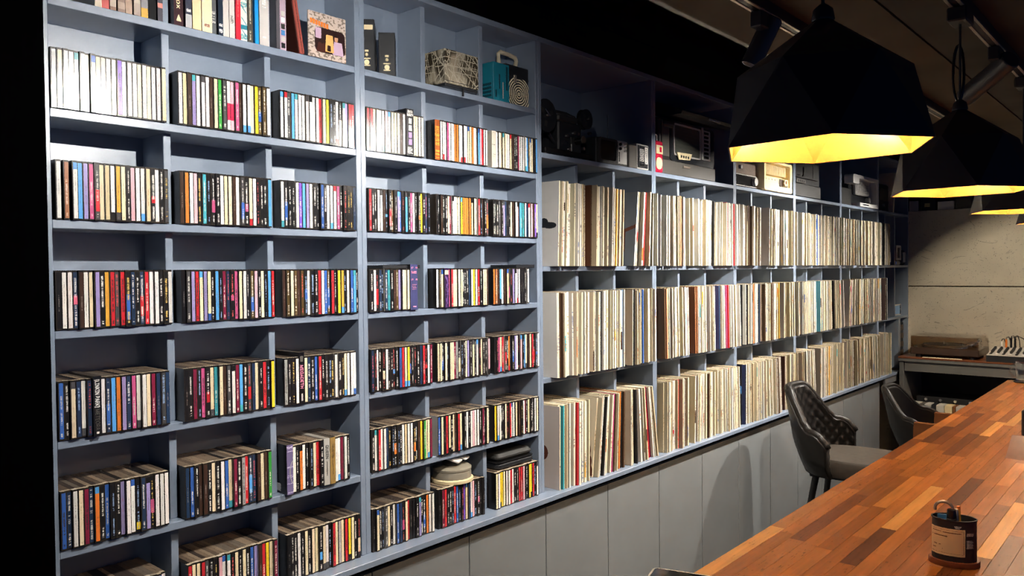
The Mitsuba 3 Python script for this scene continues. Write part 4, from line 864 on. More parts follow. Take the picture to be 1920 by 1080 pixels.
sb = thing('patterned_box', 'square box covered in a black and cream scratched pattern, in the second rack', 'box')
part('box', rbx(1.692, 1.842, -0.022, 0.118, ZT + 0.010, ZT + 0.116, 0.0015), 'scratch_print', sb)
part('base', rbx(1.694, 1.840, -0.020, 0.116, ZT, ZT + 0.0095, 0.0015), 'black_satin', sb)
part('strap', cat(bx(1.764, 1.768, -0.0285, -0.024, ZT - 0.022, ZT + 0.004)), 'black_matte', sb)
part('lid_seam', bx(1.6915, 1.8425, -0.0224, -0.0221, ZT + 0.0165, ZT + 0.018), 'black_satin', sb)
tbx = thing('teal_box', 'teal blue box standing left of the spiral case', 'box')
part('box', rbx(1.940, 2.020, 0.002, 0.120, ZT, ZT + 0.128, 0.001), 'teal_card', tbx)
mat('teal_card', (0.015, 0.19, 0.27), 0.35); mat('teal_dark', (0.01, 0.06, 0.09), 0.4)
r4 = random.Random(9)
for k in range(4): part('print_bar', rbx(1.949 + 0.018 * k, 1.953 + 0.018 * k + r4.uniform(0, 0.006), 0.0012, 0.0018, ZT + 0.01 + 0.03 * (k % 2), ZT + 0.035 + 0.04 * (k % 2) + 0.015 * k, 0.0002), 'teal_dark' if k != 2 else 'light_grey_plastic', tbx)
for k in range(4): part('print_bar', rbx(1.9392, 1.9398, 0.012, 0.06 + 0.01 * (k % 2), ZT + 0.012 + 0.013 * k, ZT + 0.020 + 0.013 * k, 0.0002), 'teal_dark', tbx)
spx = thing('spiral_case', 'black carry case with concentric black and cream rings and a cream handle', 'case')
SX0, SX1 = 2.024, 2.148; SZ = ZT
part('body', rbx(SX0, SX1, 0.022, 0.125, SZ, SZ + 0.142, 0.003), 'black_satin', spx)
part('lid_line', bx(SX0 - 0.0003, SX1 + 0.0003, 0.0214, 0.0219, SZ + 0.100, SZ + 0.1012), 'dark_grey_plastic', spx)
cxs, czs = SX0 + 0.070, SZ + 0.045
face = sbox(SX0 + 0.001, SZ + 0.001, SX1 - 0.001, SZ + 0.099)
for k in range(7):
    ro = 0.009 * (k + 1) - 0.002
    ring_ = Point(cxs, czs).buffer(ro, quad_segs=12).difference(Point(cxs, czs).buffer(max(ro - 0.0048, 0.0012), quad_segs=12)).intersection(face)
    for g_ in getattr(ring_, 'geoms', [ring_]):
        if g_.area > 1e-6: part('ring', prism(g_, 0.0004, 'y', 0.0215), 'cream_print', spx)
mat('cream_print', (0.74, 0.66, 0.48), 0.45)
part('latch', cat(rbx(SX0 + 0.040, SX0 + 0.054, 0.0165, 0.0213, SZ + 0.088, SZ + 0.108, 0.002), cyl((SX0 + 0.047, 0.0165, SZ + 0.086), (SX0 + 0.047, 0.0215, SZ + 0.086), 0.007)), 'warm_metal', spx)
part('handle', tube([(SX0 + 0.028, 0.075, SZ + 0.1425), (SX0 + 0.024, 0.075, SZ + 0.165), (SX0 + 0.022, 0.075, SZ + 0.188), (SX0 + 0.032, 0.075, SZ + 0.196), (SX0 + 0.075, 0.075, SZ + 0.195), (SX0 + 0.112, 0.075, SZ + 0.190), (SX0 + 0.118, 0.075, SZ + 0.180), (SX0 + 0.112, 0.075, SZ + 0.160), (SX0 + 0.108, 0.075, SZ + 0.1425)], 0.0075, 12), 'cream_print', spx, smooth=True)

# things lying on the CDs of the second rack
zc = LEDGE + 0.0004 + CDH + 0.0006
ck = thing('cake_box', 'round clear disc tub with a cream rim lying on the CDs, white cards on it', 'disc tub')
cc = (1.770, 0.048, zc)
part('rim', move(lathe([(0, 0), (0.068, 0), (0.0695, 0.003), (0.0695, 0.010), (0.066, 0.0125), (0, 0.0125)]), cc), 'cream_plastic', ck, smooth=40)
part('tub', move(lathe([(0, 0.0127), (0.063, 0.0127), (0.063, 0.030), (0.060, 0.036), (0.064, 0.039), (0.064, 0.044), (0.056, 0.050), (0.022, 0.052), (0, 0.052)]), cc), 'smoky_plastic', ck, smooth=40)
part('hub', move(lathe([(0, 0.0522), (0.030, 0.0522), (0.032, 0.058), (0.026, 0.068), (0, 0.070)]), cc), 'dark_grey_plastic', ck, smooth=40)
mat('smoky_plastic', (0.26, 0.24, 0.19), 0.15, clearcoat=0.8)
for k, (dx, dy, a) in enumerate(((-0.016, -0.026, 25), (0.030, -0.014, 25))):
    part('card', move(turn(turn(rbx(-0.019, 0.019, -0.022, 0.022, 0, 0.006, 0.0015), 14, (1, 0, 0)), a), (cc[0] + dx, cc[1] + dy, cc[2] + 0.0705)), 'white_plastic', ck)
zp = thing('zip_case', 'black zip case lying on red and yellow CDs in the lowest row', 'case')
def rounded_slab(x0, x1, y0, y1, z0, z1, r, inset):
    A = rrect(x0, x1, y0, y1, r); Bq = A.buffer(-inset)
    pts = [np.c_[np.array(q.exterior.coords)[:, :2], np.full(len(q.exterior.coords), z)] for q, z in ((Bq, z0), (A, z0 + inset), (A, z1 - inset), (Bq, z1))]
    return trimesh.convex.convex_hull(np.vstack(pts))
part('lower_shell', rounded_slab(1.945, 2.140, 0.004, 0.128, zc, zc + 0.022, 0.02, 0.006), 'black_satin', zp, smooth=30)
part('upper_shell', rounded_slab(1.949, 2.137, 0.008, 0.126, zc + 0.0265, zc + 0.052, 0.02, 0.010), 'dark_grey_plastic', zp, smooth=30)
part('zip', rounded_slab(1.944, 2.141, 0.003, 0.129, zc + 0.0222, zc + 0.0262, 0.02, 0.001), 'black_gloss', zp)
z3 = S[3] + 0.0004 + CDH + 0.0006
solo('flat_case', rbx(1.455, 1.60, 0.002, 0.125, z3, z3 + 0.010, 0.001), 'black_satin', 'flat black case lying on the CDs behind the slate-blue box set', 'case')
solo('flat_case', rbx(2.05, 2.150, 0.004, 0.128, z3, z3 + 0.011, 0.001), 'black_satin', 'flat black case lying at the right end of the second rack, middle row', 'case')

# ------------------------------------------------------------------ top row of the record racks
ZR = L[0] + 0.0004
pj = thing('film_projector', 'black reel film projector in the first record rack top cubby', 'film projector')
part('base', rbx(2.225, 2.525, 0.01, 0.21, ZR + 0.008, ZR + 0.026, 0.003), 'black_gloss', pj)
for (a, b) in ((2.24, 0.025), (2.505, 0.025), (2.24, 0.19), (2.505, 0.19)): part('foot', cyl((a, b, ZR), (a, b, ZR + 0.0082), 0.009), 'black_matte', pj, smooth=40)
part('body', rbx(2.355, 2.497, 0.05, 0.20, ZR + 0.0262, ZR + 0.146, 0.006), 'black_satin', pj)
part('lamp_house', rbx(2.362, 2.49, 0.055, 0.19, ZR + 0.1462, ZR + 0.172, 0.006), 'dark_grey_plastic', pj)
part('cover', move(turn(turn(rbx(-0.075, 0.075, -0.0025, 0.0025, 0, 0.11, 0.002), -38, (1, 0, 0)), 8, (0, 1, 0)), (2.425, 0.150, ZR + 0.172)), 'black_gloss', pj)
part('flap', move(turn(rbx(-0.062, 0.062, -0.002, 0.002, 0, 0.055, 0.001), -62, (1, 0, 0)), (2.42, 0.062, ZR + 0.1745)), 'dark_grey_plastic', pj)
part('faceplate', rbx(2.428, 2.492, 0.0445, 0.0495, ZR + 0.030, ZR + 0.090, 0.001), 'dark_grey_plastic', pj)
part('faceplate_edge', cat(rbx(2.426, 2.430, 0.042, 0.0443, ZR + 0.028, ZR + 0.062, 0.0005), rbx(2.426, 2.493, 0.042, 0.0443, ZR + 0.026, ZR + 0.030, 0.0005)), 'light_grey_plastic', pj)
part('lens', cyl((2.462, 0.044, ZR + 0.075), (2.462, 0.010, ZR + 0.078), 0.014), 'black_gloss', pj, smooth=40); part('lens_ring', cyl((2.462, 0.012, ZR + 0.078), (2.462, 0.009, ZR + 0.078), 0.0148), 'chrome', pj, smooth=40)
def reel(c, r, nm='reel'):
    m = []
    for yy in (-0.010, 0.010):
        a = turn(lathe([(0.010, -0.0008), (r, -0.0008), (r, 0.0008), (0.010, 0.0008), (0.010, -0.0008)], 36), 90, (1, 0, 0))
        m.append(move(a, (0, yy, 0)))
    k = part(nm, move(cat(*m, turn(cyl((0, 0, -0.0088), (0, 0, 0.0088), r * 0.72, 32), 90, (1, 0, 0))), c), 'black_satin', pj, smooth=40)
    for q in range(3):
        a = q * 2.094 + 0.4
        part('spoke_slot', move(turn(rbx(r * 0.30, r * 0.66, -0.0005, 0.0003, -r * 0.13, r * 0.13, 0.0001), -math.degrees(a), (0, 1, 0)), (c[0], c[1] - 0.0112, c[2])), 'dark_grey_plastic', k)
    part('spindle', cyl((c[0], c[1] - 0.0115, c[2]), (c[0], c[1] - 0.022, c[2]), 0.005), 'chrome', k, smooth=40)
reel((2.272, 0.052, ZR + 0.150), 0.062); reel((2.532, 0.055, ZR + 0.172), 0.040)
part('arm', tube([(2.272, 0.074, ZR + 0.150), (2.30, 0.074, ZR + 0.12), (2.35, 0.074, ZR + 0.07), (2.39, 0.074, ZR + 0.045)], 0.008, 8), 'black_satin', pj, smooth=True)
part('arm', tube([(2.532, 0.077, ZR + 0.172), (2.524, 0.077, ZR + 0.12), (2.512, 0.077, ZR + 0.07), (2.50, 0.077, ZR + 0.05)], 0.008, 8), 'black_satin', pj, smooth=True)
part('chrome_bar', cyl((2.262, 0.038, ZR + 0.172), (2.288, 0.036, ZR + 0.150), 0.0022, 8), 'chrome', pj, smooth=True)
for (a, z) in ((2.40, 0.090), (2.412, 0.040), (2.444, 0.105), (2.47, 0.105), (2.505, 0.052), (2.548, 0.118)): part('knob', cyl((a, 0.049, ZR + z), (a, 0.038, ZR + z), 0.0062), 'chrome', pj, smooth=40)

tv = thing('portable_television', 'small black portable television with silver panel and raised aerial', 'television')
part('cabinet', rbx(2.560, 2.770, 0.018, 0.16, ZR, ZR + 0.106, 0.006), 'black_satin', tv)
part('bezel', prism(rrect(2.560, 2.698, ZR + 0.002, ZR + 0.104, 0.012).difference(rrect(2.574, 2.686, ZR + 0.016, ZR + 0.096, 0.014)), 0.010, 'y', 0.0075), 'dark_grey_plastic', tv)
part('screen', prism(rrect(2.572, 2.688, ZR + 0.014, ZR + 0.098, 0.014), 0.004, 'y', 0.0136), 'screen_glass', tv)
part('panel', rbx(2.700, 2.770, 0.011, 0.0178, ZR + 0.003, ZR + 0.106, 0.001), 'light_grey_plastic', tv)
part('speaker_slot', rbx(2.709, 2.716, 0.0102, 0.0108, ZR + 0.018, ZR + 0.058, 0.0002), 'black_matte', tv)
for k in range(3): part('knob', cyl((2.757, 0.0108, ZR + 0.066 + 0.014 * k), (2.757, 0.003, ZR + 0.066 + 0.014 * k), 0.0055), 'chrome', tv, smooth=40)
for k in range(2): part('knob', cyl((2.716, 0.0108, ZR + 0.072 + 0.018 * k), (2.716, 0.004, ZR + 0.072 + 0.018 * k), 0.006), 'black_gloss', tv, smooth=40)
part('foot_strip', rbx(2.700, 2.770, 0.010, 0.0108, ZR + 0.0035, ZR + 0.010, 0.0002), 'dark_grey_plastic', tv)
part('aerial', cat(cyl((2.697, 0.06, ZR + 0.1065), (2.700, 0.06, ZR + 0.21), 0.0016, 8), move(trimesh.creation.icosphere(1, 0.0035), (2.700, 0.06, ZR + 0.213))), 'chrome', tv, smooth=True)
gx = thing('pocket_radio', 'small silver radio with a ladder dial between television and upright board', 'radio')
part('side_case', rbx(2.778, 2.842, 0.006, 0.075, ZR, ZR + 0.098, 0.003), 'grey_plastic', gx)
part('case', rbx(2.8425, 2.937, 0.008, 0.075, ZR, ZR + 0.110, 0.004), 'light_grey_plastic', gx)
part('dark_face', rbx(2.848, 2.925, 0.0045, 0.0078, ZR + 0.008, ZR + 0.102, 0.001), 'black_satin', gx)
for k in range(9): part('dial_line', rbx(2.857, 2.893, 0.0035, 0.0044, ZR + 0.036 + 0.006 * k, ZR + 0.0385 + 0.006 * k, 0.0002), 'white_plastic', gx)
part('ladder_scale', rbx(2.899, 2.920, 0.0030, 0.0044, ZR + 0.026, ZR + 0.098, 0.0004), 'white_plastic', gx)
for k in range(8): part('rung', rbx(2.9035, 2.911, 0.0022, 0.0029, ZR + 0.030 + 0.0082 * k, ZR + 0.034 + 0.0082 * k, 0.0002), 'black_satin', gx)
for k in range(3): part('button', rbx(2.858 + 0.013 * k, 2.867 + 0.013 * k, 0.001, 0.0044, ZR + 0.014, ZR + 0.026, 0.0008), 'chrome', gx)
part('knob', cyl((2.9372, 0.03, ZR + 0.085), (2.945, 0.03, ZR + 0.085), 0.010), 'light_grey_plastic', gx, smooth=40)

rd = thing('red_radio', 'small red radio with cream grille and carry loop, left of the big radio', 'radio')
part('case', rbx(2.984, 3.052, 0.004, 0.060, ZR, ZR + 0.140, 0.006), 'red_plastic', rd)
part('dial', rbx(2.990, 3.046, 0.001, 0.0038, ZR + 0.082, ZR + 0.120, 0.001), 'cream_plastic', rd)
part('dial_knob', rbx(3.016, 3.032, -0.001, 0.0008, ZR + 0.090, ZR + 0.112, 0.0008), 'red_plastic', rd)
part('grille', turn(cyl((0, 0, 0), (0, 0, 0.003), 0.027, 28), 90, (1, 0, 0)).apply_transform(trimesh.transformations.translation_matrix((3.014, 0.0038, ZR + 0.040))), 'cream_plastic', rd, smooth=40)
part('loop', tube([(2.996, 0.03, ZR + 0.1402), (2.996, 0.03, ZR + 0.168), (3.000, 0.03, ZR + 0.172), (3.036, 0.03, ZR + 0.172), (3.041, 0.03, ZR + 0.167), (3.040, 0.03, ZR + 0.1402)], 0.0028, 8), 'white_plastic', rd, smooth=True)

br = thing('portable_radio', 'large dark grey portable radio with raised lid and a big square dial', 'radio')
part('body', rounded_slab(3.075, 3.605, 0.036, 0.27, ZR, ZR + 0.262, 0.015, 0.010), 'dark_grey_plastic', br, smooth=30)
part('lower_front', rbx(3.082, 3.598, 0.028, 0.0355, ZR + 0.006, ZR + 0.070, 0.003), 'grey_plastic', br)
part('face', prism(rrect(3.160, 3.592, ZR + 0.072, ZR + 0.258, 0.02), 0.004, 'y', 0.0315), 'black_satin', br)
part('side_grille', rbx(3.090, 3.155, 0.030, 0.0355, ZR + 0.085, ZR + 0.250, 0.003), 'grey_plastic', br)
part('dial_frame', prism(rrect(3.186, 3.445, ZR + 0.098, ZR + 0.246, 0.014).difference(rrect(3.193, 3.438, ZR + 0.105, ZR + 0.239, 0.010)), 0.006, 'y', 0.0253), 'light_grey_plastic', br)
part('dial', prism(rrect(3.194, 3.437, ZR + 0.106, ZR + 0.238, 0.010), 0.002, 'y', 0.0290), 'dial_glass', br)
for k in range(7): part('dial_line', rbx(3.205, 3.425, 0.0282, 0.0288, ZR + 0.118 + 0.0165 * k, ZR + 0.1195 + 0.0165 * k, 0.0002), 'grey_plastic', br)
part('key_frame', rbx(3.452, 3.545, 0.0275, 0.0313, ZR + 0.102, ZR + 0.248, 0.002), 'light_grey_plastic', br)
for k in range(7): part('key', rbx(3.478, 3.520, 0.022, 0.0273, ZR + 0.110 + 0.0195 * k, ZR + 0.122 + 0.0195 * k, 0.0015), 'black_gloss', br)
part('post', rbx(3.448, 3.460, 0.018, 0.0273, ZR + 0.100, ZR + 0.256, 0.003), 'light_grey_plastic', br)
part('catch_plate', prism(Polygon([(3.205, ZR + 0.112), (3.348, ZR + 0.116), (3.330, ZR + 0.086), (3.225, ZR + 0.080)]), 0.004, 'y', 0.0205), 'cream_plastic', br)
for k in range(4): part('catch_hole', rbx(3.238 + 0.022 * k, 3.250 + 0.022 * k, 0.0195, 0.0203, ZR + 0.090, ZR + 0.102, 0.0002), 'black_satin', br)
part('clip', rbx(3.270, 3.330, 0.020, 0.0278, ZR + 0.046, ZR + 0.056, 0.001), 'warm_metal', br)
lidp = Polygon([(-0.075, 0.270), (-0.068, 0.256), (-0.02, 0.256), (0.20, 0.315), (0.215, 0.335), (0.05, 0.325)])
part('lid', move(prism(lidp, 0.545, 'x', 3.085), (0, 0, ZR + 0.0035)), 'black_satin', br)
part('lid_badge', rbx(3.33, 3.44, -0.0785, -0.0748, ZR + 0.262, ZR + 0.270, 0.0008), 'light_grey_plastic', br)
part('hinge', cat(cyl((3.13, 0.20, ZR + 0.258), (3.13, 0.20, ZR + 0.322), 0.008), cyl((3.55, 0.20, ZR + 0.258), (3.55, 0.20, ZR + 0.322), 0.008)), 'black_satin', br)
part('handle_end', cyl((3.10, 0.045, ZR + 0.235), (3.175, 0.035, ZR + 0.235), 0.020), 'black_satin', br, smooth=40)

dr_ = thing('wooden_radio', 'dark brown table radio left of the cream radio', 'radio')
part('cabinet', rbx(3.790, 4.055, 0.02, 0.17, ZR, ZR + 0.135, 0.006), 'dark_brown_case', dr_)
mat('dark_brown_case', (0.075, 0.055, 0.042), 0.45)
part('cloth', rbx(3.800, 4.045, 0.016, 0.0198, ZR + 0.070, ZR + 0.128, 0.002), 'brown_cloth', dr_)
mat('brown_cloth', mikit.proc(lambda p, n, uv: mi.Color3f(0.16, 0.115, 0.085) * (0.8 + 0.4 * noise(p.x * 400, p.z * 400))), 0.7)
part('dial', rbx(3.800, 4.045, 0.014, 0.0198, ZR + 0.014, ZR + 0.062, 0.002), 'black_gloss', dr_)
part('trim', rbx(3.795, 4.050, 0.012, 0.0197, ZR + 0.064, ZR + 0.0685, 0.001), 'light_grey_plastic', dr_); part('trim', rbx(3.795, 4.050, 0.012, 0.0197, ZR + 0.006, ZR + 0.0105, 0.001), 'light_grey_plastic', dr_)
part('knob', cyl((4.010, 0.0138, ZR + 0.037), (4.010, -0.004, ZR + 0.037), 0.022), 'light_grey_plastic', dr_, smooth=40); part('knob', cyl((3.85, 0.0158, ZR + 0.104), (3.85, 0.004, ZR + 0.104), 0.010), 'light_grey_plastic', dr_, smooth=40)
cr = thing('cream_radio', 'bright cream radio with a ribbed speaker grille and round dial', 'radio')
part('back_case', rbx(4.085, 4.440, 0.030, 0.16, ZR, ZR + 0.155, 0.012), 'tan_plastic', cr)
part('frame', prism(rrect(4.070, 4.455, ZR + 0.0002, ZR + 0.166, 0.014).difference(rrect(4.088, 4.425, ZR + 0.030, ZR + 0.152, 0.008)), 0.050, 'y', -0.022), 'cream_bright', cr)
mat('cream_bright', (0.85, 0.72, 0.42), 0.35)
part('lower_panel', rbx(4.090, 4.423, -0.012, 0.026, ZR + 0.0305, ZR + 0.078, 0.002), 'cream_bright', cr)
for k in range(17): part('rib', rbx(4.096 + 0.0187 * k, 4.106 + 0.0187 * k, -0.004, 0.024, ZR + 0.090, ZR + 0.146, 0.002), 'cream_bright', cr)
part('grille_back', rbx(4.090, 4.423, 0.0245, 0.0285, ZR + 0.0785, ZR + 0.150, 0.001), 'tan_plastic', cr)
part('dial_recess', rbx(4.290, 4.405, -0.0155, -0.0122, ZR + 0.032, ZR + 0.074, 0.001), 'dark_brown_case', cr)
part('dial_knob', cyl((4.345, -0.0157, ZR + 0.053), (4.345, -0.030, ZR + 0.053), 0.019), 'cream_plastic', cr, smooth=40); part('pointer', rbx(4.338, 4.352, -0.033, -0.0302, ZR + 0.048, ZR + 0.064, 0.001), 'brown_wood', cr)
for k in range(4): part('mark', rbx(4.110 + 0.040 * k, 4.118 + 0.040 * k, -0.0128, -0.0121, ZR + 0.060, ZR + 0.067, 0.0002), 'dark_brown_case', cr)
part('groove', bx(4.100, 4.285, -0.0126, -0.0121, ZR + 0.050, ZR + 0.0515), 'tan_plastic', cr)

fd = thing('radio_cassette', 'dark grey portable radio right of the cream radio', 'radio')
part('body', rbx(4.600, 5.040, 0.03, 0.20, ZR, ZR + 0.235, 0.012), 'black_satin', fd)
part('lower_front', rbx(4.606, 5.034, 0.022, 0.0295, ZR + 0.006, ZR + 0.085, 0.004), 'dark_grey_plastic', fd)
part('dial_panel', rbx(4.612, 4.985, 0.020, 0.0295, ZR + 0.118, ZR + 0.218, 0.003), 'dark_grey_plastic', fd)
part('loop_trim', tube([(4.62, 0.017, ZR + 0.122), (4.70, 0.017, ZR + 0.122), (4.725, 0.017, ZR + 0.130), (4.735, 0.017, ZR + 0.150), (4.735, 0.017, ZR + 0.185)], 0.0035, 8), 'grey_plastic', fd, smooth=True)
part('catch_plate', rbx(4.625, 4.765, 0.016, 0.0215, ZR + 0.086, ZR + 0.112, 0.003), 'grey_plastic', fd)
for k in range(4): part('catch_hole', rbx(4.642 + 0.030 * k, 4.656 + 0.030 * k, 0.0152, 0.0158, ZR + 0.092, ZR + 0.104, 0.0002), 'black_matte', fd)
part('knob', cyl((4.655, 0.0195, ZR + 0.128), (4.655, 0.010, ZR + 0.128), 0.008), 'chrome', fd, smooth=40); part('scale', rbx(4.890, 4.900, 0.0175, 0.0195, ZR + 0.125, ZR + 0.212, 0.0005), 'grey_plastic', fd)
ds = solo('speaker_box', rounded_slab(5.385, 5.620, 0.02, 0.16, ZR, ZR + 0.118, 0.012, 0.006), 'dark_grey_plastic', 'small dark grey box left of the white-framed radio', 'speaker', smooth=30)
lr = thing('white_framed_radio', 'vintage radio with a white frame open at lower left and a pale grille', 'radio')
part('cabinet', rbx(5.660, 6.085, 0.045, 0.16, ZR, ZR + 0.190, 0.01), 'black_satin', lr)
fo = rrect(5.535, 6.100, ZR + 0.0002, ZR + 0.214, 0.018); fi = sbox(5.660, ZR + 0.026, 6.050, ZR + 0.192); cut = sbox(5.50, ZR - 0.01, 5.680, ZR + 0.152)
part('frame', prism(fo.difference(fi).difference(cut).buffer(0), 0.06, 'y', -0.018), 'white_plastic', lr)
part('grille', rbx(5.700, 5.985, 0.012, 0.0445, ZR + 0.086, ZR + 0.190, 0.01), 'light_grey_plastic', lr)
for k in range(12): part('grille_slot', rbx(5.722 + 0.0205 * k, 5.727 + 0.0205 * k, 0.0112, 0.0118, ZR + 0.098, ZR + 0.182, 0.0002), 'grey_plastic', lr)
part('knob', cyl((6.005, 0.044, ZR + 0.060), (6.005, 0.015, ZR + 0.060), 0.020), 'light_grey_plastic', lr, smooth=40); part('slot', rbx(5.74, 5.87, -0.0188, -0.0181, ZR + 0.010, ZR + 0.018, 0.0002), 'black_matte', lr)
lb = solo('leaning_board', turn(rbx(6.60, 6.622, 0.02, 0.24, ZR + 0.004, ZR + 0.33, 0.002), 11, (0, 1, 0), (6.60, 0, ZR)), 'cream_print', 'pale board leaning beside the dark set in the last top cubby', 'board')
hs = thing('dark_radio', 'dark radio in the last top cubby, left of the leaning board', 'radio')
part('body', rbx(6.20, 6.555, 0.04, 0.25, ZR, ZR + 0.215, 0.01), 'black_satin', hs); part('front', rbx(6.215, 6.52, 0.033, 0.0395, ZR + 0.085, ZR + 0.175, 0.003), 'dark_grey_plastic', hs)
part('knob', cyl((6.39, 0.0395, ZR + 0.05), (6.39, 0.024, ZR + 0.05), 0.010), 'chrome', hs, smooth=40)

# small things on the last rack
z1 = L[1] + 0.0004
sp1 = thing('vintage_camera', 'small silver-framed vintage camera on the last record rack shelf', 'camera')
part('body', rbx(6.705, 6.825, 0.03, 0.11, z1 + 0.035, z1 + 0.150, 0.008), 'black_satin', sp1); part('frame', prism(rrect(6.700, 6.826, z1 + 0.040, z1 + 0.158, 0.008).difference(rrect(6.722, 6.804, z1 + 0.056, z1 + 0.142, 0.006)), 0.008, 'y', 0.0215), 'light_grey_plastic', sp1)
part('stand', rbx(6.715, 6.815, 0.025, 0.10, z1, z1 + 0.0345, 0.006), 'chrome', sp1)
for k, (a, lab) in enumerate(((6.500, 'black camera with a pale side plate beside the silver vinyl'), (6.90, 'round black camera with a pale plate at the wall end of the shelf'))):
    t = thing('vintage_camera', lab, 'camera')
    part('body', rbx(a - 0.06 if k == 0 else a - 0.055, a + 0.035, 0.02, 0.10, z1, z1 + 0.125, 0.012), 'black_satin', t); part('plate', rbx(a - 0.045, a + 0.02, 0.012, 0.0195, z1 + 0.022, z1 + 0.105, 0.004), 'light_grey_plastic', t)
z2 = L[2] + 0.0004
sm = solo('cream_tile', rbx(6.715, 6.80, 0.10, 0.115, z2, z2 + 0.085, 0.004), 'cream_plastic', 'small cream tile standing in a shadowed cubby of the last rack', 'tile') if False else None
ph = thing('photo_stand', 'small blue and white photo standing in the end cubby of the last rack', 'photo')
part('frame', rbx(6.76, 6.935, 0.050, 0.058, z2, z2 + 0.088, 0.001), 'white_plastic', ph); part('print', rbx(6.768, 6.90, 0.0485, 0.0498, z2 + 0.010, z2 + 0.080, 0.0004), 'sky_print', ph); part('dark_edge', rbx(6.902, 6.925, 0.0485, 0.0498, z2 + 0.006, z2 + 0.083, 0.0004), 'black_satin', ph)
mat('sky_print', (0.25, 0.45, 0.75), 0.4)
st_ = solo('switch_plate', rbx(6.60, 6.66, 0.10, 0.13, z2, z2 + 0.080, 0.004), 'grey_plastic', 'small grey upright plate in a shadowed cubby left of the photo', 'plate')
bk3 = thing('rack_unit', 'dark perforated device filling the low end cubby beside the concrete wall', 'device')
part('body', rbx(6.742, 6.93, 0.03, 0.30, LEDGE + 0.0004, LEDGE + 0.36, 0.006), 'black_satin', bk3)
for a in range(3):
    for b in range(5): part('hole_plate', turn(rbx(6.750 + 0.061 * a, 6.795 + 0.061 * a, 0.024, 0.0295, LEDGE + 0.02 + 0.068 * b, LEDGE + 0.065 + 0.068 * b, 0.004), 0), 'dark_brown_case', bk3)

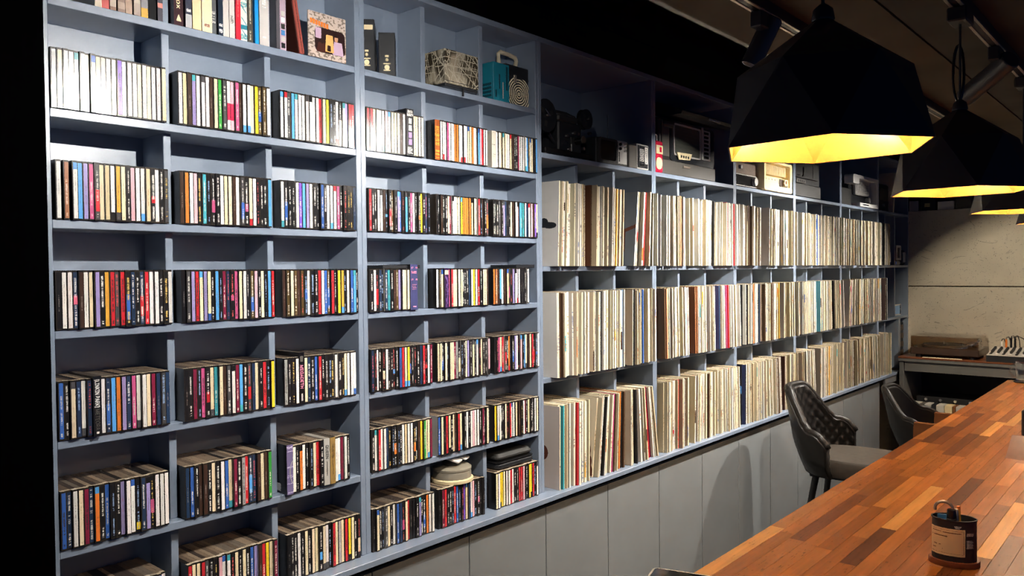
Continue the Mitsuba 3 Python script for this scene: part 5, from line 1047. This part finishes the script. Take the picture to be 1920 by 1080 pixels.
# ------------------------------------------------------------------ bar stools
def stool(x, y, deg, zs, hback, lab, quilt=True):
    t = thing('bar_stool', lab, 'bar stool')
    place = lambda m: move(turn(m, deg), (x, y, 0))
    NT, NV = 72, 26
    th = np.radians(np.linspace(-84, 84, NT)); vv = np.linspace(0, 1, NV)
    TH_, V_ = np.meshgrid(th, vv, indexing='ij')
    a = np.abs(np.degrees(TH_))
    prof = np.where(a < 22, 1.0, np.where(a < 64, 1.0 - (1 - np.cos((a - 22) / 42 * PI)) / 2 * 0.66, 0.34 - ((a - 64) / 20) ** 2 * 0.22))
    H = 0.03 + (hback - 0.03) * prof
    zb = zs - 0.085
    Z = zb + (H + 0.085) * V_
    lean = 0.055 * np.clip((Z - zs) / hback, 0, 1) ** 1.2
    def shell(r):
        R = r * (0.80 + 0.20 * np.sin(np.clip(V_ * 2.2, 0, 1) * PI / 2)) + 0.0 * TH_
        X = -(R + lean) * np.cos(TH_) * 1.0; Y = R * np.sin(TH_) * 1.16
        return np.stack([X + 0.0, Y, Z], -1)
    inner, outer = shell(0.205), shell(0.240)
    if quilt:
        s, w = TH_ * 0.22 / 0.052, Z / 0.062
        d = np.minimum(np.abs((s + w) - np.round(s + w)), np.abs((s - w) - np.round(s - w)))
        inner[..., 0] += np.cos(TH_) * (0.016 * (np.sqrt(np.clip(d * 2, 0, 1)))); inner[..., 1] -= np.sin(TH_) * (0.016 * np.sqrt(np.clip(d * 2, 0, 1)))
    V = np.vstack([inner.reshape(-1, 3), outer.reshape(-1, 3)]); N = NT * NV; F = []
    ix = lambda i, j: i * NV + j
    for i in range(NT - 1):
        for j in range(NV - 1):
            A, B, C, D = ix(i, j), ix(i + 1, j), ix(i + 1, j + 1), ix(i, j + 1)
            F += [[A, B, C], [A, C, D], [N + A, N + C, N + B], [N + A, N + D, N + C]]
        for j, fl in ((0, 1), (NV - 1, 0)):
            A, B = ix(i, j), ix(i + 1, j)
            F += [[A, N + A, N + B], [A, N + B, B]] if fl else [[A, N + B, N + A], [A, B, N + B]]
    for i, fl in ((0, 0), (NT - 1, 1)):
        for j in range(NV - 1):
            A, B = ix(i, j), ix(i, j + 1)
            F += [[A, N + A, N + B], [A, N + B, B]] if fl else [[A, N + B, N + A], [A, B, N + B]]
    part('back_shell', place(trimesh.Trimesh(V, np.array(F), process=False)), 'leather', t, smooth=True)
    rim = (inner[:, -1] + outer[:, -1]) / 2
    part('piping', place(tube(rim + [0, 0, 0.001], 0.0175, 10)), 'leather', t, smooth=True)
    # seat cushion
    n = 48; an = np.arange(n) * 2 * PI / n
    ox, oy = 0.225 * np.sign(np.cos(an)) * np.abs(np.cos(an)) ** 0.75 * 1.1 + 0.06, 0.205 * np.sign(np.sin(an)) * np.abs(np.sin(an)) ** 0.75
    rows = [(0.90, -0.085), (0.97, -0.080), (1.0, -0.06), (1.0, -0.03), (0.975, -0.010), (0.93, 0.0), (0.75, 0.005), (0.4, 0.007), (0.0, 0.007)]
    V = np.vstack([np.c_[ox * k + 0.06 * (1 - k), oy * k, np.full(n, zs + dz)] for k, dz in rows[:-1]] + [[[0.06, 0, zs + rows[-1][1]]], [[0.06, 0, zs - 0.085]]]); F = []
    m = len(rows) - 1
    for q in range(m - 1):
        for i in range(n):
            j = (i + 1) % n; F += [[q * n + i, q * n + j, (q + 1) * n + j], [q * n + i, (q + 1) * n + j, (q + 1) * n + i]]
    for i in range(n):
        j = (i + 1) % n; F += [[(m - 1) * n + i, (m - 1) * n + j, m * n], [j, i, m * n + 1]]
    part('seat', place(trimesh.Trimesh(V, np.array(F), process=False)), 'seat_leather', t, smooth=35)
    part('base_plate', place(rbx(-0.14, 0.16, -0.14, 0.14, zs - 0.105, zs - 0.0855, 0.004)), 'black_satin', t)
    for sx in (-1, 1):
        for sy in (-1, 1):
            p0, p1 = np.array([0.01 + sx * 0.125, sy * 0.12, zs - 0.1055]), np.array([0.01 + sx * 0.215, sy * 0.205, 0.004])
            part('leg', place(cyl(p0, p1, 0.016, 12, 0.010)), 'black_satin', t, smooth=40)
    f = 0.30; q = [np.array([0.01 + sx * (0.125 + 0.09 * (1 - f / (zs - 0.1))), sy * (0.12 + 0.085 * (1 - f / (zs - 0.1))), f]) for sx, sy in ((-1, -1), (1, -1), (1, 1), (-1, 1))]
    for k in range(4): part('footrest', place(cyl(q[k], q[(k + 1) % 4], 0.008, 10)), 'chrome', t, smooth=40)
    return t
mat('seat_leather', mikit.proc(lambda p, n, uv: mi.Color3f(0.060, 0.052, 0.042) * (0.85 + 0.3 * fbm(p.x * 60, p.y * 60, p.z * 60))), 0.45, spec=0.5)
stool(3.93, -0.50, -86, 0.69, 0.31, 'black quilted leather bar stool with a high back, nearest the camera')
stool(5.05, -0.64, -86, 0.62, 0.25, 'black glossy leather tub stool farther back, near the end wall', False)
for k, (x, y, zt, lab) in enumerate(((3.30, -1.0, 0.993, 'brown wooden board standing behind the counter edge, nearer one of two'), (3.62, -1.0, 0.985, 'brown wooden board standing behind the counter edge, farther one of two'))):
    t = thing('wooden_board', lab, 'board')
    part('board', prism([(y - 0.075, 0.0), (y + 0.075, 0.0), (y + 0.045, zt), (y - 0.045, zt)], 0.028, 'x', x), 'brown_wood', t)
    part('foot', rbx(x - 0.06, x - 0.0005, y - 0.075, y + 0.075, 0.0, 0.02, 0.003), 'brown_wood', t)

# ------------------------------------------------------------------ music table at the end wall
tbt = thing('music_table', 'grey console table with a brown top at the end wall, carrying turntable and mixer', 'table')
TX, TZ = 6.40, 0.918
part('top', rbx(TX, 6.95, -1.70, -0.070, TZ - 0.013, TZ, 0.002), 'cocoa_wood', tbt)
part('edge', rbx(TX + 0.002, 6.95, -1.70, -0.070, TZ - 0.036, TZ - 0.0134, 0.002), 'table_grey', tbt)
part('apron', rbx(TX + 0.02, TX + 0.04, -1.68, -0.112, TZ - 0.110, TZ - 0.0364, 0.001), 'table_grey', tbt)
part('side_panel', rbx(TX + 0.015, 6.94, -0.108, -0.075, 0.0, TZ - 0.0364, 0.002), 'table_grey', tbt)
part('side_panel', rbx(TX + 0.015, 6.94, -1.70, -1.68, 0.0, TZ - 0.0364, 0.002), 'table_grey', tbt)
part('low_shelf', rbx(TX + 0.03, 6.94, -1.675, -0.110, 0.43, 0.45, 0.001), 'black_satin', tbt)
part('back_board', rbx(6.925, 6.94, -1.675, -0.110, 0.4505, TZ - 0.037, 0.001), 'black_matte', tbt)
mat('table_grey', (0.12, 0.125, 0.125), 0.45)
mat('dim_white', (0.5, 0.5, 0.47), 0.5)
r6 = random.Random(4); y = -0.125
kinds = [('dim_white', 'white'), ('grey_plastic', 'grey'), ('light_grey_plastic', 'pale grey'), ('black_satin', 'black'), ('dim_white', 'white'), ('cream_plastic', 'cream'), ('brown_wood', 'brown'), ('light_grey_plastic', 'pale grey'), ('black_satin', 'black'), ('dim_white', 'white'), ('grey_plastic', 'grey'), ('light_grey_plastic', 'pale grey')]
for k, (b, c) in enumerate(kinds):
    w = [0.085, 0.03, 0.045, 0.03, 0.055, 0.05, 0.02, 0.05, 0.025, 0.045, 0.02, 0.05][k]
    t = thing('cassette_box', f'{c} boxed spine, {order_word[k]} from left, on the low shelf under the music table', 'box', 'boxes under the music table')
    part('box', rbx(TX + 0.045, TX + 0.16, y - w + 0.002, y, 0.4504, 0.565, 0.002), b, t); y -= w + 0.002
amp = thing('amplifier', 'black amplifier in the dark space under the music table', 'amplifier')
part('body', rbx(TX + 0.20, 6.90, -0.62, -0.15, 0.4504, 0.60, 0.004), 'black_satin', amp)
for k in range(4): part('knob', cyl((TX + 0.1995, -0.22 - 0.10 * k, 0.58), (TX + 0.185, -0.22 - 0.10 * k, 0.58), 0.010), 'chrome', amp, smooth=40)

tt = thing('turntable', 'brown-black turntable under a smoked dust cover on the music table', 'turntable')
x0, x1, y0, y1 = 6.43, 6.79, -0.605, -0.150
for (a, b) in ((x0 + 0.04, y0 + 0.05), (x0 + 0.04, y1 - 0.05), (x1 - 0.04, y0 + 0.05), (x1 - 0.04, y1 - 0.05)): part('foot', cyl((a, b, TZ + 0.0003), (a, b, TZ + 0.022), 0.022), 'black_satin', tt, smooth=40)
part('plinth', rbx(x0, x1, y0, y1, TZ + 0.0225, TZ + 0.075, 0.004), 'turntable_brown', tt)
mat('turntable_brown', (0.035, 0.017, 0.010), 0.3, clearcoat=0.5)
pc2 = (x0 + 0.185, y1 - 0.19, TZ)
pl = part('platter', move(lathe([(0, 0.0753), (0.150, 0.0753), (0.152, 0.080), (0.152, 0.089), (0.148, 0.091), (0, 0.091)], 48), pc2), 'warm_metal', tt, smooth=40)
part('mat', move(lathe([(0, 0.0912), (0.146, 0.0912), (0.146, 0.094), (0, 0.094)], 48), pc2), 'black_satin', pl, smooth=40)
part('spindle', cyl((pc2[0], pc2[1], TZ + 0.094), (pc2[0], pc2[1], TZ + 0.106), 0.004), 'chrome', pl, smooth=40)
pv = np.array([x1 - 0.08, y0 + 0.06, TZ])
part('arm_base', move(lathe([(0, 0.0753), (0.034, 0.0753), (0.034, 0.088), (0.018, 0.092), (0.016, 0.112), (0, 0.114)]), pv), 'warm_metal', tt, smooth=40)
part('tonearm', tube([pv + [0.05, -0.005, 0.118], pv + [0, 0, 0.118], pv + [-0.12, 0.01, 0.116], pv + [-0.19, 0.035, 0.112], pv + [-0.225, 0.05, 0.108]], 0.0045, 8), 'chrome', tt, smooth=True)
part('counterweight', cyl(pv + [0.03, -0.003, 0.118], pv + [0.06, -0.006, 0.118], 0.014), 'black_satin', tt, smooth=40)
part('head_shell', rbx(*(pv[0] + np.array([-0.245, -0.222])), *(pv[1] + np.array([0.046, 0.060])), TZ + 0.1015, TZ + 0.112, 0.002), 'black_satin', tt)
part('speed_knob', cyl((x0 + 0.03, y1 - 0.03, TZ + 0.0752), (x0 + 0.03, y1 - 0.03, TZ + 0.088), 0.011), 'chrome', tt, smooth=40)
scene['smoked'] = {'type': 'thindielectric', 'int_ior': 1.49, 'specular_transmittance': rgb((0.52, 0.40, 0.28)), 'specular_reflectance': rgb((0.8, 0.8, 0.8))}
def rect4(P): return trimesh.Trimesh(np.array(P, float), np.array([[0, 1, 2], [0, 2, 3]]), process=False)
cx0, cx1, cy0, cy1, cz0, cz1 = x0 + 0.003, x1 - 0.003, y0 + 0.003, y1 - 0.003, TZ + 0.0755, TZ + 0.160
part('dust_cover', cat(rect4([(cx0, cy0, cz0), (cx0, cy1, cz0), (cx0, cy1, cz1), (cx0, cy0, cz1)]), rect4([(cx1, cy1, cz0), (cx1, cy0, cz0), (cx1, cy0, cz1), (cx1, cy1, cz1)]), rect4([(cx0, cy1, cz0), (cx1, cy1, cz0), (cx1, cy1, cz1), (cx0, cy1, cz1)]),
                       rect4([(cx1, cy0, cz0), (cx0, cy0, cz0), (cx0, cy0, cz1), (cx1, cy0, cz1)]), rect4([(cx0, cy0, cz1), (cx0, cy1, cz1), (cx1, cy1, cz1), (cx1, cy0, cz1)])), 'smoked', tt)
solo('white_strip', rbx(TX + 0.004, TX + 0.022, -0.50, -0.24, TZ + 0.0004, TZ + 0.006, 0.001), 'cream_print', 'thin white strip on the table edge in front of the turntable', 'strip')
mx = thing('mixer', 'compact audio mixer with rows of knobs and plugged cables on the music table', 'mixer')
mxp = lambda y: None
MY0, MY1 = -0.98, -0.655
part('body', prism([(6.405, TZ + 0.0006), (6.66, TZ + 0.0006), (6.66, TZ + 0.085), (6.405, TZ + 0.046)], MY1 - MY0, 'y', MY0), 'black_satin', mx)
sl = (0.085 - 0.046) / 0.255
top = lambda x: TZ + 0.046 + (x - 6.405) * sl
part('panel', prism([(6.400, top(6.400) + 0.0005), (6.655, top(6.655) + 0.0005), (6.655, top(6.655) + 0.004), (6.400, top(6.400) + 0.004)], MY1 - MY0 - 0.004, 'y', MY0 + 0.002), 'light_grey_plastic', mx)
for k in range(8):
    yy = MY1 - 0.025 - 0.039 * k
    for q in range(5): part('knob', cyl((6.47 + 0.032 * q, yy, top(6.47 + 0.032 * q) + 0.0042), (6.465 + 0.032 * q, yy, top(6.47 + 0.032 * q) + 0.018), 0.0085, 12), 'black_satin' if q else 'black_gloss', mx, smooth=40)
    part('fader', rbx(6.415, 6.432, yy - 0.008, yy + 0.008, top(6.43) + 0.0046, top(6.43) + 0.013, 0.002), 'white_plastic' if k % 2 else 'black_satin', mx)
for k, (dy, b, hh) in enumerate(((0.055, 'white_plastic', 0.045), (0.085, 'orange_plastic', 0.060), (0.115, 'black_gloss', 0.070), (0.140, 'black_gloss', 0.072), (0.215, 'black_gloss', 0.055), (0.245, 'black_gloss', 0.068))):
    yy = MY1 - dy; z = top(6.64) + 0.0045
    pk2 = part('plug', cyl((6.64, yy, z), (6.64, yy, z + hh), 0.007), b, mx, smooth=40)
    part('cable', tube([(6.64, yy, z + hh), (6.645, yy - 0.004, z + hh + 0.015), (6.665, yy - 0.012, z + hh + 0.016), (6.685, yy - 0.02, z + hh - 0.02), (6.69, yy - 0.03, TZ + 0.004)], 0.003, 6), 'black_gloss', pk2, smooth=True)
part('cable', tube([(6.62, -0.78, TZ + 0.16), (6.62, -0.82, TZ + 0.172), (6.62, -0.86, TZ + 0.150), (6.63, -0.875, TZ + 0.10)], 0.003, 6), 'black_gloss', mx, smooth=True)

# things on top of the end wall
zw = 2.0553
e1 = thing('wall_top_box', 'black device with a brass badge on top of the end wall', 'device')
part('body', rbx(6.98, 7.20, -0.195, -0.085, zw, zw + 0.11, 0.003), 'black_satin', e1); part('badge', rbx(6.9765, 6.9798, -0.155, -0.115, zw + 0.03, zw + 0.06, 0.001), 'brass', e1)
solo('pale_box', rbx(6.98, 7.15, -0.068, 0.0, zw, zw + 0.085, 0.003), 'light_grey_plastic', 'pale grey box in the corner on top of the end wall', 'box')
solo('white_box', rbx(7.00, 7.15, -0.325, -0.205, zw, zw + 0.07, 0.003), 'white_plastic', 'white box between two black devices on top of the end wall', 'box')
e2 = thing('wall_top_box', 'wide black device on top of the end wall, right of the white box', 'device')
part('body', rbx(6.98, 7.20, -0.455, -0.335, zw, zw + 0.10, 0.003), 'black_satin', e2); part('front', rbx(6.9765, 6.9798, -0.445, -0.345, zw + 0.02, zw + 0.08, 0.001), 'dark_grey_plastic', e2)

PRINT_TABLE['v'] = mi.Float(np.array(PR, np.float32).ravel()); PRINT_TABLE['w'] = mi.Float(np.array(STV, np.float32).ravel())
